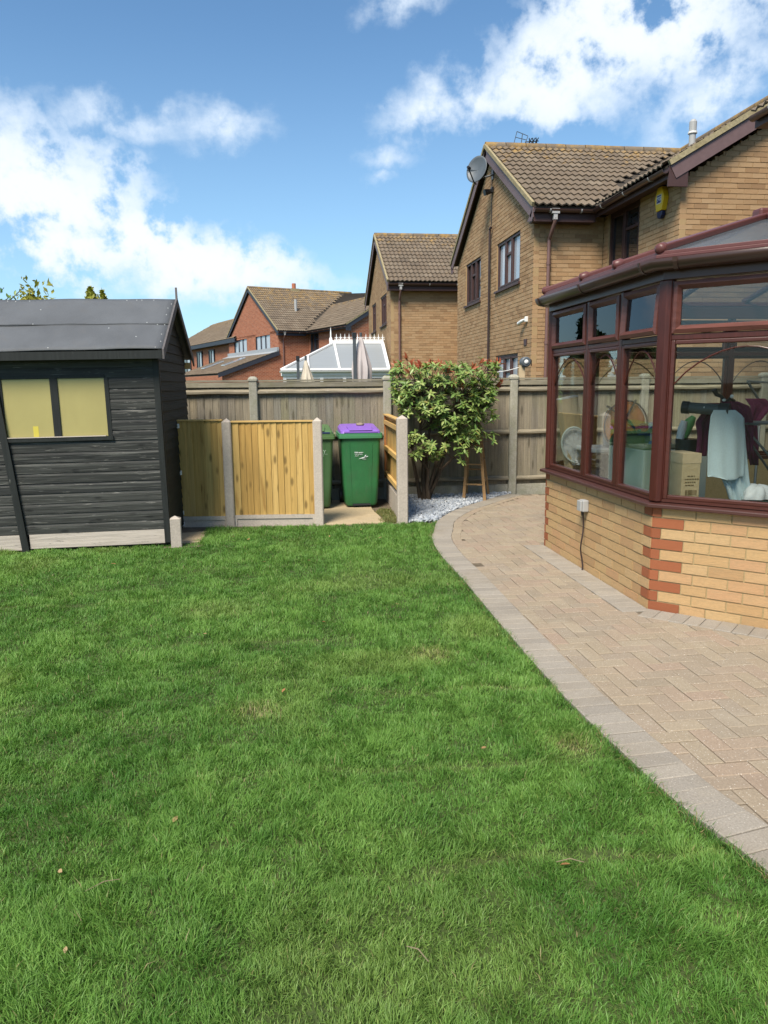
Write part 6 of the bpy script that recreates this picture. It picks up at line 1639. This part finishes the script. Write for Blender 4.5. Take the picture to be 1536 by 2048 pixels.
def hang(name, label, px, Y, mat_, folds, seed, hem=.0, cat='towel'):
    """px: outline rows (y, xl, xr) in the measured view -> a cloth with folds hanging at depth Y"""
    rows = [(AY(xl, y, Y), AY(xr, y, Y)) for (y, xl, xr) in px]; n = len(rows)-1
    def f(a, b):
        k = min(int(b*n), n-1); t = b*n-k; l = rows[k][0].lerp(rows[k+1][0], t); r_ = rows[k][1].lerp(rows[k+1][1], t); p = l.lerp(r_, a)
        p.y += .015*math.sin(a*folds*6.28+seed+b*1.4)*min(1, b*2+.1)+.008*math.sin(a*folds*3.1*6.28+seed*2-b*2)*b - .05*b*0
        p.z += hem*math.sin(a*7+seed)*b*b
        return p
    o = MB().grid(f, 40, 24).build(name, mat_, None, smooth=60, solid=.006); tags(o, label, cat); return o
hang('towel', 'maroon towel hanging right of the pale blue towel', [(803, 1443, 1476), (812, 1452, 1500), (835, 1462, 1508), (865, 1480, 1511), (880, 1490, 1507), (905, 1492, 1506)], 4.99, 'towel_maroon', 2.0, 1.0)
hang('towel', 'maroon towel half hidden behind the telescope tube, left of the pale blue towel', [(806, 1415, 1450), (825, 1405, 1440), (845, 1392, 1422), (870, 1396, 1416), (895, 1394, 1414), (912, 1390, 1412)], 5.16, 'towel_maroon', 1.5, 2.0)
hang('towel', 'dark maroon towel farthest right behind the others', [(797, 1490, 1530), (812, 1500, 1545), (850, 1498, 1512), (900, 1492, 1515), (930, 1500, 1514)], 5.25, 'towel_maroon', 1.0, 4.0)
hang('towel', 'pale blue towel hanging in front of the printed carton', [(820, 1428, 1470), (832, 1423, 1485), (870, 1420, 1490), (915, 1418, 1490), (955, 1417, 1489), (957, 1418, 1489)], 4.93, 'towel_blue', .8, .9, .012)
hang('towel', 'longer pale blue towel hanging behind the first pale blue one', [(835, 1440, 1488), (900, 1445, 1492), (950, 1440, 1496), (980, 1452, 1500), (1004, 1458, 1502)], 4.97, 'towel_blue', 2.2, 2.2, .02)
wcl = thing('white_cloths', 'crumpled white cloths low down behind the right window', 'cloth', (3.6, 4.95, ZF))
wq = AY(1523, 990, 4.9)
gar = wcl
cloth_heap((wq.x, 4.95, wq.z-.03), (.12, .10, .10), 12, 'white_cloth', 'cloth'); MB().obox(*bx3((wq.x, 4.97, ZF), .25, .25, wq.z-.04-ZF)).build('basket_below', 'dark_green', wcl)
gs = AY(1372, 852, 5.45)
shoe = thing('garden_clog', 'green and white shoe standing on a dark pot behind the window post', 'shoe', (gs.x, 5.45, 1.0))
MB().tube([gs+Vector((-.02, 0, -.09)), gs+Vector((.0, 0, -.03)), gs+Vector((.03, 0, .03)), gs+Vector((.06, 0, .07))], [.035, .042, .04, .02], 12).build('upper', 'green_pad', shoe, smooth=60)
MB().tube([gs+Vector((-.05, -.01, -.10)), gs+Vector((-.035, -.01, -.02)), gs+Vector((-.02, -.01, .04))], [.03, .034, .025], 10).build('sole', 'white_cloth', shoe, smooth=60)
MB().tube([(gs.x+.02, 5.45, ZF), (gs.x+.02, 5.45, .85), (gs.x+.02, 5.45, gs.z-.10)], [.07, .08, .09], 14).build('pot', 'black_plastic', shoe, smooth=50)

# ------------------------------------------------------------------ own house at the right, out of the frame
own = thing('brick_house', 'tan brick house that the mahogany conservatory is built against, outside the frame', 'house', (HX, 0, 0))
MB().box((HX, -4, 0), (HX+8, 7.72, 4.7)).build('wall', 'house_brickwork', own)
ge = G(1505, 238, 4.75); dq_ = ray(1505, 238); ge = Vector((0, 0, CH))+dq_*((4.72-CH)/dq_.z)
MB().prism([(ge.x+.06, -4.3, 4.80), (ge.x+.06, ge.y+.05, 4.80), (ge.x+4.5, ge.y+.05, 7.5), (ge.x+4.5, -4.3, 7.5)], (0, 0, -.1)).build('roof', 'roof_felt', own)
roof_tiles(own, Vector((ge.x+.03, ge.y+.05, 4.80))-base_of(own), (0, -1, 0), Vector((4.44, 0, 2.7)).normalized(), lambda s: (0, 3.2), 1.3, 12)
gutter(own, Vector((ge.x, ge.y, 4.74))-base_of(own), Vector((ge.x, -4, 4.74))-base_of(own), fascia_n=(1, 0, 0), material='pipe', brackets=True)
MB().box((ge.x+.05, -4.2, 4.62), (ge.x+.075, ge.y+.02, 4.78)).box((ge.x+.075, -4.2, 4.62), (HX+.1, ge.y+.02, 4.635)).build('fascia', 'brown_pvc', own)

# ------------------------------------------------------------------ trees
def leafy(root, centre, rad, n, size, cols, seed, name='crown', shape=1.0, material='foliage', clump=26):
    r = np.random.default_rng(seed); C3 = np.array(centre); R3 = np.array(rad)
    cl = r.normal(0, 1, (clump, 3)); cl /= np.linalg.norm(cl, axis=1)[:, None]; cl *= (r.random((clump, 1))**.45)*.85
    cr_ = .22+.22*r.random(clump); which = r.integers(0, clump, n)
    d = r.normal(0, 1, (n, 3)); d /= np.linalg.norm(d, axis=1)[:, None]
    P = cl[which]+d*(cr_[which]*r.random(n)**.4)[:, None]
    if shape != 1.0: P[:, :2] *= (1-shape*np.clip((P[:, 2:3]+1)/2, 0, 1))
    P = C3+P*R3
    a = r.normal(0, 1, (n, 3)); a /= np.linalg.norm(a, axis=1)[:, None]; b = np.cross(a, r.normal(0, 1, (n, 3))); b /= np.linalg.norm(b, axis=1)[:, None]
    s = size*(.6+.8*r.random((n, 1))); V = np.stack([P-a*s, P-b*s*.45, P+a*s, P+b*s*.45], 1).astype(np.float32)
    me = bpy.data.meshes.new(name); me.vertices.add(4*n); me.vertices.foreach_set('co', (V-np.array(base_of(root))).astype(np.float32).ravel()); me.loops.add(4*n); me.loops.foreach_set('vertex_index', np.arange(4*n, dtype=np.int32))
    me.polygons.add(n); me.polygons.foreach_set('loop_start', np.arange(0, 4*n, 4, dtype=np.int32)); me.update(calc_edges=True)
    c0, c1_ = np.array(cols[0]), np.array(cols[1]); g = np.clip(.5*r.random((n, 1))+.5*r.random(clump)[which][:, None], 0, 1); cc = c0*(1-g)+c1_*g
    c4 = np.ones((n, 4, 4), np.float32); c4[:, :, :3] = cc[:, None, :]; at = me.attributes.new('Col', 'FLOAT_COLOR', 'POINT'); at.data.foreach_set('color', c4.ravel()); me.materials.append(M[material])
    o = link(bpy.data.objects.new(name, me)); o.parent = root; return o
def conifer(x, y, ztop, label, seed, w=.8):
    t = thing('conifer_tree', label, 'tree', (x, y, 0), group=None)
    MB().tube([(x, y, 0), (x, y, ztop*.55), (x, y, ztop-.15)], [.10, .06, .02], 8).build('trunk', 'bark', t)
    leafy(t, (x, y, ztop*.5+.05), (w, w, ztop*.5), 5200, .05, ((.17, .19, .025), (.42, .38, .06)), seed, shape=.50, clump=80)
    sp = MB()                                    # pointed leading shoots
    return t
c_a, c_b = AY(66, 590, 13), AY(186, 580, 13)
t_ = conifer(c_a.x, 13, c_a.z+.16, 'golden conifer tip showing above the shed roof, nearer the left', 3, .95)
leafy(t_, (c_a.x, 13.0, c_a.z-.14), (.22, .2, .17), 1300, .045, ((.17, .19, .025), (.42, .38, .06)), 21, name='leading_shoot', shape=.3)
t_ = conifer(c_b.x, 13, c_b.z+.04, 'golden conifer with two pointed tips above the middle of the shed roof', 9, .70)
leafy(t_, (AY(204, 595, 13).x, 13.0, c_b.z-.20), (.10, .12, .22), 900, .045, ((.14, .17, .02), (.34, .33, .05)), 12, name='side_shoot', shape=.8)
leafy(t_, (AY(180, 590, 13).x, 13.0, c_b.z-.15), (.17, .14, .22), 1300, .04, ((.16, .19, .02), (.38, .36, .06)), 13, name='leading_shoot', shape=.85)
la = thing('deciduous_tree', 'green leafy branch tip at the left edge above the shed roof', 'tree', (-6.0, 13, 0))
bt0 = AY(-120, 690, 13); tips = [AY(22, 590, 13), AY(48, 574, 13), AY(8, 575, 13), AY(14, 600, 13), AY(-20, 585, 13)]
mb = MB().tube([(-6.0, 13, 0), (-6.0, 13, 1.8), bt0], [.14, .10, .05], 8)
for q in tips: mb.tube([bt0, bt0.lerp(q, .6)+Vector((0, 0, -.12)), q], [.03, .014, .005], 6)
mb.build('trunk', 'bark', la)
lm = MB(); rd = random.Random(8); lc = []
for q in tips:
    for k in range(9):
        p = q.lerp(bt0, rd.random()*.25)+Vector((rd.gauss(0, .03), rd.gauss(0, .05), rd.gauss(0, .03))); n0 = len(lm.v)
        leaf_geo(lm, p, Vector((rd.gauss(0, 1), rd.gauss(0, .6), rd.gauss(-.3, .7))), Vector((.1, -.3, 1)), .075+.03*rd.random(), .04); lc += [(.10+.08*rd.random(), .20+.06*rd.random(), .05, 1)]*(len(lm.v)-n0)
lo_ = lm.build('foliage', 'foliage', la, kind='stuff', smooth=True); at = lo_.data.attributes.new('Col', 'FLOAT_COLOR', 'POINT'); at.data.foreach_set('color', np.array(lc, np.float32).ravel())
leafy(la, (-6.6, 13.2, 2.6), (1.1, 1.0, .8), 1500, .09, ((.06, .12, .03), (.14, .22, .05)), 31)
# trees farther left, seen in the conservatory glass
for k, (x, y, h) in enumerate(((-15.4, 41, 6.3), (-11.5, 40, 5.2), (-19, 46, 7.6), (-8.8, 41, 4.7), (-22.5, 44, 8.6))):
    t = thing('dark_evergreen_tree', 'dark evergreen tree beyond the left edge, mirrored in the conservatory panes', 'tree', (x, y, 0), group='dark trees mirrored in the conservatory glass')
    MB().tube([(x, y, 0), (x, y, h*.6), (x, y, h*.9)], [.25, .15, .05], 8).build('trunk', 'bark', t)
    leafy(t, (x, y, h*.55), (h*.30, h*.30, h*.48), 5000, .28, ((.02, .045, .016), (.055, .095, .03)), 50+k, shape=.45, clump=50)

# ------------------------------------------------------------------ dry leaves and twigs on the lawn
dl = MB(); leaf_geo(dl, Vector((-.5, 0, 0)), Vector((1, 0, .12)), Vector((0, 0, 1)), 1.0, .55); dlm = dl.mesh('dry_leaf', smooth=True); dlm.materials.append(M['dry_leaf'])
for (px, py, s) in ((409, 1264, .055), (567, 1376, .04), (120, 1735, .035), (465, 1071, .055), (497, 1076, .045), (760, 1073, .06), (722, 1057, .05), (659, 1070, .045), (562, 1080, .05), (648, 1240, .04), (227, 1125, .06), (795, 1205, .04), (350, 1632, .045), (968, 1490, .04), (1130, 1722, .045), (528, 1121, .04), (618, 1118, .04), (130, 1892, .03)):
    g_ = G(px, py, .025)
    o = piece('dry_leaf', dlm, (g_.x, g_.y, .012), None, rot=(random.gauss(0, .25), random.gauss(0, .25), random.random()*6.28), scale=(s*.75, s*.75, s*.75))
    tags(o, 'small dry brown leaf lying on the lawn', 'leaf', 'dry leaves scattered on the lawn')
for i, (px, py, dx, dy, lb) in enumerate(((205, 1768, .10, .04, 'pale dry twig lying on the near left lawn'), (835, 1905, .05, -.07, 'bent dry twig on the near middle lawn'), (1140, 1722, .09, -.02, 'straight pale twig on the lawn near the block path'))):
    g_ = G(px, py, .02); c = Vector((g_.x, g_.y, .016))
    tags(MB().tube([c-Vector((dx, dy, .004))*.5, c+Vector((.004, .010, .006)), c+Vector((dx, dy, .004))*.5], [.0014, .002, .0012], 5).build('twig', 'twig', None), lb, 'twig')
